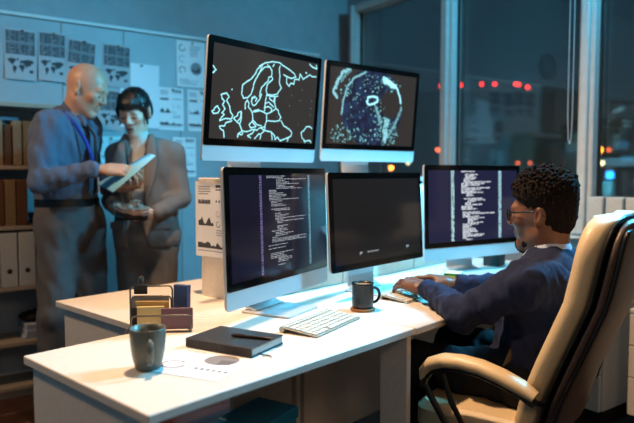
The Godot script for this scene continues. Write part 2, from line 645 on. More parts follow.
func build_room() -> void:
	var wall := grainy("wall_paint", Color(0.56, 0.585, 0.6), 0.75, 11, 0.02, 0.06, 1.2)
	var white := mat("trim_white", Color(0.78, 0.78, 0.77), 0.45)
	# floor: a screed with boards on it
	var screed := mat("screed", Color(0.05, 0.04, 0.035), 0.9)
	var fl := struct("floor", box(Vector3(LEFT_S + 0.5, 0.2, NEAR_T + 0.4), 0.0), screed, room_xf(LEFT_S / 2, NEAR_T / 2, -0.112))
	var board_mats := []
	for k in 4:
		var m := grainy("floor_board_%d" % k, [Color(0.27, 0.16, 0.1), Color(0.31, 0.19, 0.12), Color(0.24, 0.145, 0.095), Color(0.29, 0.17, 0.105)][k], 0.42, 31 + k, 0.03, 0.35, 1.6, 0.0, 0.5, Vector3(0.35, 1, 3))
		board_mats.append(m)
	var bw := 0.165
	var rows := int(NEAR_T / bw)
	for i in rows:
		var x := -LEFT_S / 2
		var cut := 0.6 + 1.1 * rng.randf()
		while x < LEFT_S / 2 - 0.02:
			var len_ := minf(cut, LEFT_S / 2 - x)
			part(fl, "plank", box(Vector3(len_ - 0.003, 0.012, bw - 0.003), 0.0015), board_mats[rng.randi() % 4], at(x + len_ / 2, 0.106, -NEAR_T / 2 + bw * (i + 0.5)))
			x += len_
			cut = 1.7
	# walls with thickness
	struct("wall_back", box(Vector3(LEFT_S + 0.6, 3.1, 0.15), 0.0), wall, room_xf(LEFT_S / 2, -0.075, 1.5))
	struct("wall_left", box(Vector3(0.15, 3.1, NEAR_T + 0.3), 0.0), wall, room_xf(LEFT_S + 0.075, NEAR_T / 2, 1.5))
	struct("wall_front", box(Vector3(LEFT_S + 0.6, 3.1, 0.15), 0.0), wall, room_xf(LEFT_S / 2, NEAR_T + 0.075, 1.5))
	struct("ceiling", box(Vector3(LEFT_S + 0.6, 0.12, NEAR_T + 0.4), 0.0), wall, room_xf(LEFT_S / 2, NEAR_T / 2, 3.06))
	# the window wall: a low wall, a lintel and a pier in the corner
	var ww := CSGCombiner3D.new()
	var low := struct("wall_right", box(Vector3(0.16, SILL, NEAR_T + 0.2), 0.0), wall, room_xf(WIN_S - 0.12, NEAR_T / 2, SILL / 2))
	ww.free()
	part(low, "lintel", box(Vector3(0.16, 3.0 - HEAD, NEAR_T + 0.2), 0.0), wall, at(0, 3.0 - (3.0 - HEAD) / 2 - SILL / 2, 0))
	part(low, "corner_pier", box(Vector3(0.16, HEAD - SILL, 0.2), 0.0), wall, at(0, (HEAD + SILL) / 2 - SILL / 2, -NEAR_T / 2 + 0.06))
	part(low, "sill_board", box(Vector3(0.24, 0.025, NEAR_T), 0.004), white, at(-0.03, SILL / 2 + 0.0125, 0))
	# mullions and panes
	var frame := grainy("window_frame_paint", Color(0.72, 0.7, 0.68), 0.45, 21, 0.03, 0.05, 2.0)
	var glass := mat("window_glass", Color(0.5, 0.6, 0.62, 0.02), 0.0)
	glass.transparency = BaseMaterial3D.TRANSPARENCY_ALPHA
	var gasket := mat("gasket", Color(0.03, 0.03, 0.03), 0.7)
	var ts := [0.175, 1.108, 2.063, 3.02, 3.98, 4.94, 5.9]
	var widths := [0.05, 0.1, 0.085, 0.09, 0.09, 0.09, 0.09]
	for i in ts.size():
		var m := struct("trim_%d" % (i + 1), box(Vector3(0.09, HEAD - SILL - 0.025, widths[i]), 0.006), frame, room_xf(WIN_S, ts[i], (HEAD + SILL + 0.025) / 2))
		part(m, "inner_rib", box(Vector3(0.03, HEAD - SILL - 0.03, widths[i] * 0.5), 0.005), frame, at(-0.055, 0, 0))
	struct("trim_8", box(Vector3(0.09, 0.05, NEAR_T - 0.2), 0.005), frame, room_xf(WIN_S, NEAR_T / 2 + 0.08, HEAD - 0.025))
	struct("trim_9", box(Vector3(0.09, 0.05, NEAR_T - 0.2), 0.005), frame, room_xf(WIN_S, NEAR_T / 2 + 0.08, SILL + 0.05))
	for i in ts.size() - 1:
		var a: float = ts[i] + widths[i] / 2
		var b: float = ts[i + 1] - widths[i + 1] / 2
		var w := struct("window_%d" % (i + 1), sheet(b - a, HEAD - SILL - 0.1, func(_u, _v): return 0.0, 1, 1), glass, room_xf(WIN_S - 0.01, (a + b) / 2, (HEAD + SILL + 0.025) / 2, -PI / 2))
		for z in [-0.005, -0.022, -0.027]:            # both faces of two panes
			part(w, "pane_face", sheet(b - a, HEAD - SILL - 0.1, func(_u, _v): return 0.0, 1, 1), glass, at(0, 0, z))
		var st := begin()
		for s in [-1, 1]:
			add_box(st, Vector3(0.012, HEAD - SILL - 0.1, 0.016), 0.002, at(s * ((b - a) / 2 - 0.006), 0, 0))
		part(w, "gasket", finish(st), gasket)
	# the papered wall: big white panels under a rail
	var panel := grainy("wall_panel_white", Color(0.59, 0.62, 0.635), 0.5, 13, 0.015, 0.05, 1.0)
	var wb: Node = get_node("wall_back")
	for i in 8:
		var s := 0.37 + 0.366 * i
		part(wb, "panel", box(Vector3(0.3635, 2.06, 0.012), 0.002), panel, at(LEFT_S / 2 - s - 0.18 - 0.0, 1.05 - 1.5, 0.075 + 0.006))
	struct("trim_10", box(Vector3(3.0, 0.02, 0.022), 0.004), white, room_xf(1.84, 0.011, 2.095))
	# skirting
	struct("baseboard_back", box(Vector3(LEFT_S, 0.07, 0.012), 0.003), white, room_xf(LEFT_S / 2, 0.018, 0.035))
	# clock and cork board, seen mirrored in the window
	var clock := thing("wall_clock", "round dark wall clock high above the pinned papers", "clock", room_xf(2.7, 0.0, 2.3))
	part(clock, "rim", lathe([Vector2(0.115, 0.0), Vector2(0.13, 0.005), Vector2(0.13, 0.03), Vector2(0.115, 0.035), Vector2(0.11, 0.025)], 28), mat("clock_rim", Color(0.03, 0.03, 0.03), 0.4), Transform3D(Basis(Vector3.RIGHT, PI / 2), Vector3(0, 0, 0.002)))
	part(clock, "dial", lathe([Vector2(0.112, 0.015), Vector2(0.0, 0.015)], 28), mat("clock_dial", Color(0.35, 0.38, 0.4), 0.6), Transform3D(Basis(Vector3.RIGHT, PI / 2), Vector3(0, 0, 0.004)))
	part(clock, "hand", box(Vector3(0.008, 0.08, 0.003), 0.001), mats["clock_rim"], turned(0.02, 0.03, 0.024, 0, 0, -0.6))
	part(clock, "hand", box(Vector3(0.01, 0.06, 0.003), 0.001), mats["clock_rim"], turned(-0.02, 0.018, 0.021, 0, 0, 0.9))
	var cork := thing("cork_board", "brown cork board on the wall above the shelf", "board", room_xf(2.95, 0.004, 1.86))
	part(cork, "cork", box(Vector3(0.66, 0.44, 0.012), 0.001), grainy("cork", Color(0.36, 0.2, 0.1), 0.9, 41, 0.08, 0.4, 4.0), at(0, 0, 0.018))
	for s in [-1, 1]:
		part(cork, "frame_strip", box(Vector3(0.02, 0.48, 0.02), 0.003), mat("cork_frame", Color(0.2, 0.12, 0.07), 0.5), at(s * 0.34, 0, 0.02))
		part(cork, "frame_strip", box(Vector3(0.66, 0.02, 0.02), 0.003), mats["cork_frame"], at(0, s * 0.23, 0.02))
	# cord of a blind beside the second mullion
	var cord := thing("blind_cord", "thin looped blind cord hanging beside the window mullion", "cord", room_xf(WIN_S + 0.06, 1.985, 0))
	part(cord, "loop", tube([Vector3(0, HEAD, -0.01), Vector3(0, 1.9, -0.011), Vector3(0, 1.5, -0.01), Vector3(0, 1.38, -0.004), Vector3(0, 1.365, 0.004), Vector3(0, 1.38, 0.012), Vector3(0, 1.5, 0.016), Vector3(0, 1.9, 0.016), Vector3(0, HEAD, 0.014)], 0.0025, 6), mat("cord_white", Color(0.6, 0.6, 0.6), 0.6))
	part(cord, "weight", lathe([Vector2(0, -0.01), Vector2(0.006, -0.008), Vector2(0.006, 0.008), Vector2(0, 0.01)], 10), mats["cord_white"], at(0, 1.365, 0.004))

# ---------- the city at night ----------
func building(label: String, c: Vector3, size: Vector3, tint: Color, lit: Array) -> void:
	var o := thing("office_building", label, "building", at(c.x, c.y, c.z))
	var dark := grainy("facade_%d" % used["office_building"], tint, 0.8, 61, 0.05, 0.3, 0.1)
	part(o, "facade", box(size, 0.05), dark, at(0, -size.y / 2, 0))
	part(o, "parapet", box(Vector3(size.x + 0.6, 0.6, size.z + 0.6), 0.05), dark, at(0, 0.3, 0))
	for l in lit:
		# l: place, width, height, colour name, colour, strength
		var w := part(o, l[3], box(Vector3(l[1], l[2], 0.1), 0.01), glow("city_light_" + l[4].to_html(false) + "_%d" % int(l[5]), l[4], l[5]), at(l[0].x - c.x, l[0].y - c.y, size.z / 2 + 0.06))
		part(w, "window_frame", box(Vector3(l[1] + 0.16, 0.08, 0.14), 0.01), mat("far_frame", Color(0.03, 0.03, 0.03), 0.7), at(0, -l[2] / 2 - 0.04, 0))

func build_city() -> void:
	var amber := Color(1.0, 0.55, 0.2)
	var pale := Color(0.9, 0.85, 0.65)
	var orange := Color(1.0, 0.4, 0.22)
	var blue := Color(0.1, 0.6, 1.0)
	struct("ground", box(Vector3(160, 1, 120), 0.0), mat("street", Color(0.02, 0.022, 0.025), 0.9), at(20, -14.5, -80))
	building("low dark building with amber and pale windows seen under the upper right screen", Vector3(6.5, 4.0, -50), Vector3(9, 18, 9.9), Color(0.05, 0.055, 0.06), [
		[Vector3(5.385, 1.636, 0), 0.19, 0.19, "lit_window", amber, 26.0], [Vector3(6.619, 1.999, 0), 0.17, 0.17, "lit_window", pale, 6.0], [Vector3(8.789, 2.94, 0), 0.17, 0.17, "lit_window", orange, 10.0]])
	building("dark building with orange windows seen just above the seated man's hair", Vector3(16.6, 3.6, -50), Vector3(7, 18, 9.9), Color(0.045, 0.05, 0.055), [
		[Vector3(14.6, 1.999, 0), 0.16, 0.14, "lit_window", orange, 4.0], [Vector3(15.5, 2.0, 0), 0.16, 0.14, "lit_window", orange, 3.0], [Vector3(18.181, 2.071, 0), 0.19, 0.19, "lit_window", amber, 16.0], [Vector3(18.561, 1.418, 0), 0.17, 0.17, "lit_window", pale, 8.0]])
	building("dark building with yellow and blue windows right of the second mullion", Vector3(20.8, 4.2, -42), Vector3(6.4, 18, 3.9), Color(0.045, 0.05, 0.055), [
		[Vector3(18.25, 2.747, 0), 0.26, 0.26, "lit_window", Color(1.0, 0.6, 0.12), 14.0], [Vector3(18.85, 2.747, 0), 0.16, 0.16, "lit_window", orange, 4.0], [Vector3(18.426, 1.91, 0), 0.22, 0.22, "lit_window", pale, 6.0], [Vector3(18.965, 1.135, 0), 0.4, 0.4, "lit_window", blue, 6.0], [Vector3(19.684, 3.068, 0), 0.8, 0.5, "lit_window", Color(0.1, 0.3, 0.4), 1.0], [Vector3(20.1, 2.2, 0), 0.9, 0.35, "lit_window", Color(0.1, 0.35, 0.45), 1.0]])
	# a long roof far away with red warning lamps along its edge
	var o := thing("tower_block", "distant dark tower roof with a row of red warning lamps", "building", at(16.0, 9.2, -62))
	part(o, "facade", box(Vector3(14, 23, 3.6), 0.05), mat("tower_facade", Color(0.018, 0.022, 0.026), 0.9), at(0, -11.5, 0))
	var red := glow("red_warning_lamp", Color(1.0, 0.16, 0.12), 12.0)
	var post := mat("far_frame", Color(0.03, 0.03, 0.03), 0.7)
	for p in [[11.935, 9.654], [13.859, 9.75], [15.878, 9.845], [17.129, 9.845], [19.15, 9.845], [19.45, 9.8], [20.311, 9.559]]:
		var h: float = p[1] - 9.2
		var l := part(o, "warning_lamp", lathe([Vector2(0, -0.13), Vector2(0.09, -0.08), Vector2(0.11, 0.02), Vector2(0.07, 0.1), Vector2(0, 0.13)], 10), red, at(p[0] - 16.0, h, 1.95))
		part(l, "bracket", box(Vector3(0.06, maxf(h, 0.3), 0.06), 0.01), post, at(0, -h / 2 - 0.1, -0.2))

# ---------- desks ----------
func laminate() -> StandardMaterial3D:
	return grainy("desk_laminate", Color(0.84, 0.8, 0.75), 0.42, 51, 0.05, 0.05, 3.0)

func desk_top(o: Node3D, a0: float, a1: float, b0: float, b1: float) -> void:
	var m := laminate()
	part(o, "desktop", box(Vector3(a1 - a0, 0.022, b1 - b0), 0.002), m, at((a0 + a1) / 2, DESK_Y - 0.011, -(b0 + b1) / 2))
	var edge := m
	var st := begin()
	for b in [b0, b1]:
		add_box(st, Vector3(a1 - a0 - 0.004, 0.018, 0.002), 0.0005, at((a0 + a1) / 2, DESK_Y - 0.011, -b))
	part(o, "edge_band", finish(st), edge)

func build_desks() -> void:
	var m := laminate()
	var frame := desk_xf(0, 0, 0)
	var side := m
	# front desk with mug, notebook and rack
	var o := thing("office_desk", "front pale desk with the grey mug, notebook and letter rack", "desk", frame, "pale office desks")
	desk_top(o, 0.0, 0.917, 0.0, 0.578)
	part(o, "side_panel", box(Vector3(0.022, DESK_Y - 0.022, 0.54), 0.002), side, at(0.026, (DESK_Y - 0.022) / 2, -0.289))
	part(o, "side_panel", box(Vector3(0.022, DESK_Y - 0.022, 0.1), 0.002), m, at(0.9, (DESK_Y - 0.022) / 2, -0.056))
	part(o, "side_panel", box(Vector3(0.022, DESK_Y - 0.022, 0.1), 0.002), m, at(0.9, (DESK_Y - 0.022) / 2, -0.52))
	part(o, "back_panel", box(Vector3(0.27, 0.7, 0.018), 0.002), side, at(0.752, DESK_Y - 0.024 - 0.35, -0.5))
	# far left desk
	o = thing("office_desk", "far pale desk in front of the standing pair, empty at its corner", "desk", frame, "pale office desks")
	desk_top(o, 0.365, 2.5, 0.58, 1.195)
	part(o, "side_panel", box(Vector3(0.022, DESK_Y - 0.022, 0.58), 0.002), side, at(0.4, (DESK_Y - 0.022) / 2, -0.888))
	part(o, "side_panel", box(Vector3(0.022, DESK_Y - 0.022, 0.58), 0.002), side, at(2.47, (DESK_Y - 0.022) / 2, -0.888))
	part(o, "back_panel", box(Vector3(2.045, 0.4, 0.018), 0.002), side, at(1.435, DESK_Y - 0.024 - 0.2, -0.9))
	# right desk where the man types
	o = thing("office_desk", "right pale desk where the seated man types", "desk", frame, "pale office desks")
	desk_top(o, 0.921, 2.5, -0.004, 0.576)
	part(o, "side_panel", box(Vector3(0.022, DESK_Y - 0.022, 0.54), 0.002), side, at(2.47, (DESK_Y - 0.022) / 2, -0.29))
	part(o, "back_panel", box(Vector3(1.5, 0.5, 0.018), 0.002), side, at(1.7, DESK_Y - 0.024 - 0.25, -0.5))
	# raised divider cabinet behind the lower monitors; the upper monitors stand on it
	o = thing("desk_divider", "pale raised divider box behind the lower monitors with charts on its end", "divider", frame)
	var top_y := 1.185
	var w0 := 0.65
	var w1 := 0.89
	part(o, "end_panel", box(Vector3(0.02, top_y - DESK_Y - 0.02, w1 - w0), 0.002), m, at(0.807, DESK_Y + (top_y - DESK_Y - 0.02) / 2, -(w0 + w1) / 2))
	part(o, "end_panel", box(Vector3(0.02, top_y - DESK_Y - 0.02, w1 - w0), 0.002), m, at(2.44, DESK_Y + (top_y - DESK_Y - 0.02) / 2, -(w0 + w1) / 2))
	part(o, "top_board", box(Vector3(1.67, 0.02, w1 - w0 + 0.012), 0.002), m, at(1.625, top_y - 0.01, -(w0 + w1) / 2))
	for k in 3:
		part(o, "front_panel", box(Vector3(0.535, top_y - DESK_Y - 0.022, 0.016), 0.002), m, at(0.818 + 0.5405 * (k + 0.5), DESK_Y + (top_y - DESK_Y - 0.02) / 2, -w0 - 0.01))
		part(o, "back_panel", box(Vector3(0.535, top_y - DESK_Y - 0.022, 0.016), 0.002), m, at(0.818 + 0.5405 * (k + 0.5), DESK_Y + (top_y - DESK_Y - 0.02) / 2, -w1 + 0.01))
	# unseen strip under the divider's top, lights the desk behind the monitors cyan
	var strip := thing("unseen_led_strip", "unseen cyan light strip under the divider top, placed to light the desk behind the monitors", "lamp", frame)
	part(strip, "channel", box(Vector3(1.5, 0.012, 0.022), 0.002), mat("lamp_metal", Color(0.08, 0.08, 0.08), 0.5, 0.6), at(1.65, top_y - 0.027, -w0 + 0.012))
	part(strip, "diffuser", box(Vector3(1.48, 0.004, 0.014), 0.001), glow("led_strip_glow", CYAN, 4.0), at(1.65, top_y - 0.035, -w0 + 0.012))
	var l := AreaLight3D.new()
	l.name = "led_strip_light"
	l.transform = Transform3D(Basis(Vector3.RIGHT, -PI / 2 + 0.25), Vector3(1.65, top_y - 0.04, -w0 + 0.014))
	l.area_size = Vector2(1.48, 0.014)
	l.area_normalize_energy = true
	l.light_color = CYAN
	l.light_energy = STRIP_ENERGY
	l.area_range = 8.0
	l.shadow_enabled = true
	strip.add_child(l)
	# under the front desk
	o = thing("storage_box", "plastic box on the floor under the front desk, coloured as if lit cyan", "box", desk_xf(0.63, 0.38, 0.0, 0.2))
	var cb := mat("box_cyan_lit", Color(0.1, 0.5, 0.66), 0.5)  # the blue stands in for cyan light falling on the box
	part(o, "body", box(Vector3(0.2, 0.42, 0.15), 0.004), cb, at(0, 0.21, 0))
	part(o, "lid", box(Vector3(0.21, 0.04, 0.16), 0.004), cb, at(0, 0.44, 0))

# ---------- images for screens ----------
func stamp(img: Image, p: Vector2, r: float, c: Color) -> void:
	var n := int(ceil(r * 2.2))
	for dy in range(-n, n + 1):
		for dx in range(-n, n + 1):
			var x := int(p.x) + dx
			var y := int(p.y) + dy
			if x < 0 or y < 0 or x >= img.get_width() or y >= img.get_height():
				continue
			var d := Vector2(x - p.x, y - p.y).length() / r
			var f := exp(-d * d)
			var o := img.get_pixel(x, y)
			img.set_pixel(x, y, Color(maxf(o.r, c.r * f), maxf(o.g, c.g * f), maxf(o.b, c.b * f)))

func draw_path(img: Image, pts: Array, r: float, c: Color, wobble := 0.0) -> void:
	for i in pts.size() - 1:
		var a: Vector2 = pts[i]
		var b: Vector2 = pts[i + 1]
		var n := maxi(2, int(a.distance_to(b) / 1.6))
		for k in n:
			var t := float(k) / n
			var p := a.lerp(b, t) + Vector2(rng.randf_range(-wobble, wobble), rng.randf_range(-wobble, wobble))
			stamp(img, p, r, c)
			if r > 1.8 and k % 2 == 0:
				stamp(img, p, r * 0.55, Color(0.85, 1.0, 1.0) * c.g)

func code_image(big: bool) -> Image:
	var img := Image.create(720, 405, false, Image.FORMAT_RGB8)
	img.fill(Color(0.13, 0.13, 0.24) if big else Color(0.105, 0.095, 0.165))
	var text := Color(0.95, 0.98, 1.0)
	var num := Color(0.72, 0.66, 0.95) if not big else Color(0.8, 1.0, 1.0)
	var rows := 62 if not big else 46
	var pitch := 400.0 / rows
	var gh := int(pitch * (0.6 if not big else 0.86))
	var step := 4 if not big else 6
	var col1 := 196 if not big else 172
	var col2 := 580 if not big else 560
	var x0 := 250 if not big else 262
	var indent := 0
	var left := 3
	for r in rows:
		var y := int(3 + r * pitch)
		for k in (4 if not big else 4):
			if rng.randf() < 0.9:
				img.fill_rect(Rect2i(col1 + k * step, y, step - 1, gh), num)
			if rng.randf() < 0.88:
				img.fill_rect(Rect2i(col2 + k * step, y, step - 1, gh), Color(0.75, 0.97, 1.0))
		left -= 1
		if left <= 0:
			indent = rng.randi_range(0, 5)
			left = rng.randi_range(1, 7)
		if rng.randf() < 0.1 or (not big and r > 57):
			continue
		var x := x0 + indent * (14 if not big else 10) - (10 if big else 0)
		var stop := x + rng.randi_range(40, 150 if not big else 190)
		if rng.randf() < 0.12:
			stop += 130
		stop = mini(stop, col2 - 16)
		while x < stop:
			var word := rng.randi_range(2, 8)
			for k in word:
				if x < stop:
					img.fill_rect(Rect2i(x, y + (rng.randi() % 2 if gh > 2 else 0), step - 1, gh - rng.randi() % 2), text)
				x += step
			x += step
	return img

func europe_image() -> Image:
	# outlines of the glowing map, in thousandths of the picture's width and height
	var img := Image.create(720, 450, false, Image.FORMAT_RGB8)
	img.fill(Color(0.18, 0.165, 0.16))
	var line := Color(0.62, 0.93, 0.97)
	var coast := [
		[264, 385, 335, 307, 365, 250, 384, 193, 431, 125],
		[400, 159, 447, 113, 521, 80, 586, 76, 641, 110],
		[431, 125, 408, 215, 388, 272, 369, 321, 355, 373],
		[264, 385, 255, 412],
		[258, 390, 255, 492, 275, 536, 309, 526, 338, 483, 353, 417, 358, 374],
		[404, 231, 426, 190, 449, 156, 499, 146, 521, 186, 520, 246, 493, 266, 489, 304, 460, 346, 431, 394, 422, 447, 419, 499],
		[525, 253, 533, 281, 485, 341, 477, 417, 492, 459, 543, 459, 588, 438, 623, 364, 600, 307, 602, 231, 590, 143, 601, 111],
		[473, 130, 499, 146],
		[536, 109, 525, 141],
		[641, 110, 697, 137, 748, 173, 764, 209, 717, 233, 668, 219, 633, 202],
		[669, 226, 673, 295, 702, 328, 720, 286, 751, 297, 752, 242, 779, 230],
		[779, 230, 801, 234, 811, 161, 827, 190, 843, 218, 884, 179, 911, 150, 942, 168, 987, 160],
		[866, 132, 884, 139],
		[903, 25, 934, 50, 988, 63, 977, 17],
		[436, 465, 424, 519, 404, 557, 384, 594, 363, 605, 347, 564, 351, 512, 373, 518],
		[347, 564, 352, 529, 372, 500, 395, 523, 382, 560],
		[295, 656, 291, 588, 311, 552, 326, 584, 322, 628, 344, 651, 360, 684],
		[81, 525, 106, 513, 125, 502, 147, 541, 129, 584, 158, 639, 167, 704, 189, 736, 178, 779, 131, 775, 80, 804, 98, 761, 116, 735, 96, 720, 120, 676, 98, 629, 110, 595, 89, 565, 81, 525],
		[30, 678, 54, 651, 75, 690, 64, 724, 26, 736, 13, 713, 31, 695, 30, 678],
		[169, 451, 169, 464],
		[197, 768, 226, 800, 255, 823],
		[185, 795, 133, 824, 122, 859, 83, 862, 91, 894, 117, 909, 127, 983],
		[197, 768, 230, 731, 235, 697, 262, 686, 258, 754, 233, 799],
		[360, 684, 372, 769, 339, 824, 355, 858, 405, 837, 366, 787],
		[262, 686, 265, 753, 255, 831, 279, 898, 246, 934, 242, 977],
		[279, 898, 315, 904, 342, 894, 370, 874, 392, 881, 372, 918, 331, 947, 361, 971],
		[246, 934, 281, 941, 287, 915],
		[360, 684, 387, 655, 423, 642],
		[372, 769, 418, 818, 455, 824],
		[381, 673, 433, 652, 468, 664, 497, 685, 501, 759, 485, 834, 444, 846, 412, 881, 391, 866],
		[485, 467, 476, 557, 475, 655],
		[485, 467, 541, 475, 598, 462],
		[520, 478, 515, 503, 559, 538, 563, 480],
		[476, 565, 510, 545, 525, 559, 563, 596],
		[472, 615, 506, 594, 542, 615, 538, 656, 497, 685],
		[570, 479, 567, 546, 585, 610, 538, 656],
		[585, 610, 607, 624, 617, 665, 641, 704, 622, 748, 579, 760, 501, 759],
		[644, 746, 677, 803, 739, 841, 765, 873, 760, 917, 731, 945, 726, 988],
		[492, 834, 487, 875, 558, 887, 589, 927, 599, 977],
		[558, 895, 570, 979],
		[599, 969, 619, 942, 651, 983, 701, 955, 752, 926],
		[487, 875, 455, 919, 451, 976],
		[397, 979, 434, 920, 455, 919],
		[444, 846, 487, 875],
		[983, 805, 957, 780, 917, 792, 896, 838, 866, 867, 878, 928, 904, 953, 914, 988],
		[913, 970, 969, 959, 988, 985],
		[1, 239, 27, 277, 0, 318],
	]
	for a in coast:
		var pts := []
		for k in range(0, a.size(), 2):
			pts.append(Vector2(a[k] * 0.72, a[k + 1] * 0.45))
		draw_path(img, pts, 4.2, line, 1.8)
	for d in [[845, 350], [955, 470], [955, 560], [720, 560], [955, 640], [830, 770], [735, 430], [830, 480], [600, 700]]:
		stamp(img, Vector2(d[0] * 0.72, d[1] * 0.45), 3.0, Color(0.5, 0.7, 0.75))
	for k in 70:
		stamp(img, Vector2(rng.randf_range(430, 690), rng.randf_range(170, 330)), rng.randf_range(1.0, 2.0), Color(0.3, 0.36, 0.38))
	return img

func scan_image() -> Image:
	var img := Image.create(640, 400, false, Image.FORMAT_RGB8)
	img.fill(Color(0.165, 0.15, 0.145))
	var n := FastNoiseLite.new()
	n.seed = 5
	n.frequency = 0.014
	n.fractal_octaves = 3
	var c := Vector2(312, 195)
	for y in 400:
		for x in 640:
			var e := Vector2((x - c.x) / 228.0, (y - c.y) / 215.0).length()
			if e < 1.0 and Vector2((x - 452) / 92.0, (y - 165) / 78.0).length() > 1.0:
				var q := clampf(0.5 + 1.3 * n.get_noise_2d(x, y), 0.0, 1.0)
				img.set_pixel(x, y, Color(0.1 + 0.02 * q, 0.1 + 0.07 * q, 0.17 + 0.11 * q))
	var bright := Color(0.62, 0.95, 1.0)
	var f := func(a):
		var o := []
		for k in range(0, a.size(), 2):
			o.append(Vector2((a[k] - 30) * 1.6, (a[k + 1] - 45) * 1.143))
		return o
	draw_path(img, f.call([112, 45, 85, 65, 62, 110, 48, 160, 66, 185]), 7.0, bright * 0.8, 7.0)
	draw_path(img, f.call([118, 50, 96, 72, 80, 100]), 5.0, bright * 0.6, 6.0)
	draw_path(img, f.call([185, 52, 135, 82, 105, 130, 92, 190, 88, 258]), 5.0, bright * 0.75, 4.0)
	draw_path(img, f.call([265, 62, 300, 80, 335, 110, 352, 150, 358, 182]), 6.0, bright, 3.0)
	draw_path(img, f.call([270, 80, 300, 92, 325, 105]), 11.0, bright, 10.0)
	draw_path(img, f.call([365, 200, 352, 245, 332, 300, 305, 350]), 5.0, bright * 0.7, 7.0)
	draw_path(img, f.call([198, 170, 220, 160, 243, 164, 246, 182, 228, 196, 205, 202, 196, 190, 200, 176]), 7.0, bright, 2.5)
	draw_path(img, f.call([240, 205, 252, 240, 268, 290]), 6.0, bright * 0.7, 9.0)
	draw_path(img, f.call([290, 265, 300, 280, 285, 320, 300, 350, 285, 375]), 9.0, bright * 0.8, 14.0)
	var blots := [[300, 330, 60, 70, 120], [90, 350, 45, 45, 70], [200, 350, 90, 40, 70], [215, 110, 45, 55, 40], [140, 230, 60, 120, 45], [250, 230, 40, 60, 40], [90, 130, 40, 60, 40], [300, 100, 50, 40, 40]]
	for b in blots:
		for k in b[4]:
			var t := rng.randf() * TAU
			var r := sqrt(rng.randf())
			var p: Vector2 = f.call([b[0] + cos(t) * b[2] * r, b[1] + sin(t) * b[3] * r])[0]
			stamp(img, p, rng.randf_range(2.0, 6.5), bright * rng.randf_range(0.35, 1.0))
	return img

func idle_image() -> Image:
	var img := Image.create(480, 270, false, Image.FORMAT_RGB8)
	img.fill(Color(0.17, 0.16, 0.16))
	var w := Color(0.8, 0.85, 0.88)
	img.fill_rect(Rect2i(122, 236, 14, 6), w)
	img.fill_rect(Rect2i(122, 242, 5, 4), w)
	for k in 9:
		img.fill_rect(Rect2i(164 + k * 7, 236 + k % 2, 5, 6 - k % 3), w)
	img.fill_rect(Rect2i(388, 237, 18, 6), w)
	img.fill_rect(Rect2i(390, 244, 8, 4), w * 0.7)
	return img

# ---------- monitors ----------
func monitor(called: String, label: String, foot: Vector3, yaw: float, tilt: float, w: float, h: float, chin: float, picture_mat: Material, group: String) -> Node3D:
	# foot: bottom centre of the panel's front; the thing's base lies under it on what carries it
	var base_y := DESK_Y if foot.y < 1.1 else 1.185
	var o := thing(called, label, "monitor", Transform3D(Basis(Vector3.UP, yaw), Vector3(foot.x, base_y, foot.z)), group)
	var alu := mat("aluminium", Color(0.72, 0.73, 0.74), 0.4, 0.25)
	var black := mat("screen_bezel", Color(0.008, 0.008, 0.009), 0.12)
	var up := foot.y - base_y
	var lean := Transform3D(Basis(Vector3.RIGHT, -tilt), Vector3(0, up, 0))
	# shell: rounded slab that swells at the back
	var st := begin()
	var outline := round_rect(w, h, 0.012, 4, h / 2)
	var rings := []
	for k in [[0.0, 1.0], [-0.008, 1.0], [-0.014, 0.985], [-0.026, 0.8], [-0.036, 0.45], [-0.04, 0.15]]:
		var r := PackedVector3Array()
		for v in outline:
			r.append(Vector3(v.x * k[1], h / 2 + (v.y - h / 2) * k[1], k[0]))
		rings.append(r)
	rings.reverse()
	skin(st, rings, true, true)
	part(o, "shell", finish(st), alu, lean)
	# black glass over the picture, the metal strip stays below it
	var gh := h - chin
	var glass := slab(round_rect(w - 0.004, gh, 0.008, 4, chin + gh / 2), 0.0005, 0.003, 0.0005)
	var g := part(o, "bezel", glass, black, lean)
	var border := 0.024
	part(g, "screen_picture", sheet(w - 2 * border, gh - 2 * border, func(_u, _v): return 0.0, 1, 1), picture_mat, at(0, chin + gh / 2, 0.0034))
	# stand: bent sheet of metal
	var metal := alu
	var foot_d := 0.19 if base_y < 1.0 else 0.16
	var neck := begin()
	var prof := [Vector3(0, up + h * 0.42, -0.04), Vector3(0, up + h * 0.3, -0.075), Vector3(0, 0.06, -0.105), Vector3(0, 0.02, -0.1), Vector3(0, 0.006, -0.06)]
	var nr := []
	for i in prof.size():
		var d: Vector3 = (prof[mini(i + 1, prof.size() - 1)] - prof[maxi(i - 1, 0)]).normalized()
		var side := Vector3.RIGHT * 0.085
		var nrm := d.cross(Vector3.RIGHT) * 0.004
		nr.append(PackedVector3Array([prof[i] + side + nrm, prof[i] + side - nrm, prof[i] - side - nrm, prof[i] - side + nrm]))
	for r in nr:
		r.reverse()
	skin(neck, nr, true, true, true)
	part(o, "neck", finish(neck), metal)
	part(o, "foot", slab(round_rect(0.2, foot_d, 0.012, 4), 0.0, 0.007, 0.0015), metal, Transform3D(Basis(Vector3.RIGHT, -PI / 2), Vector3(0, 0.0, -0.1 + foot_d / 2 - 0.01)))
	return o

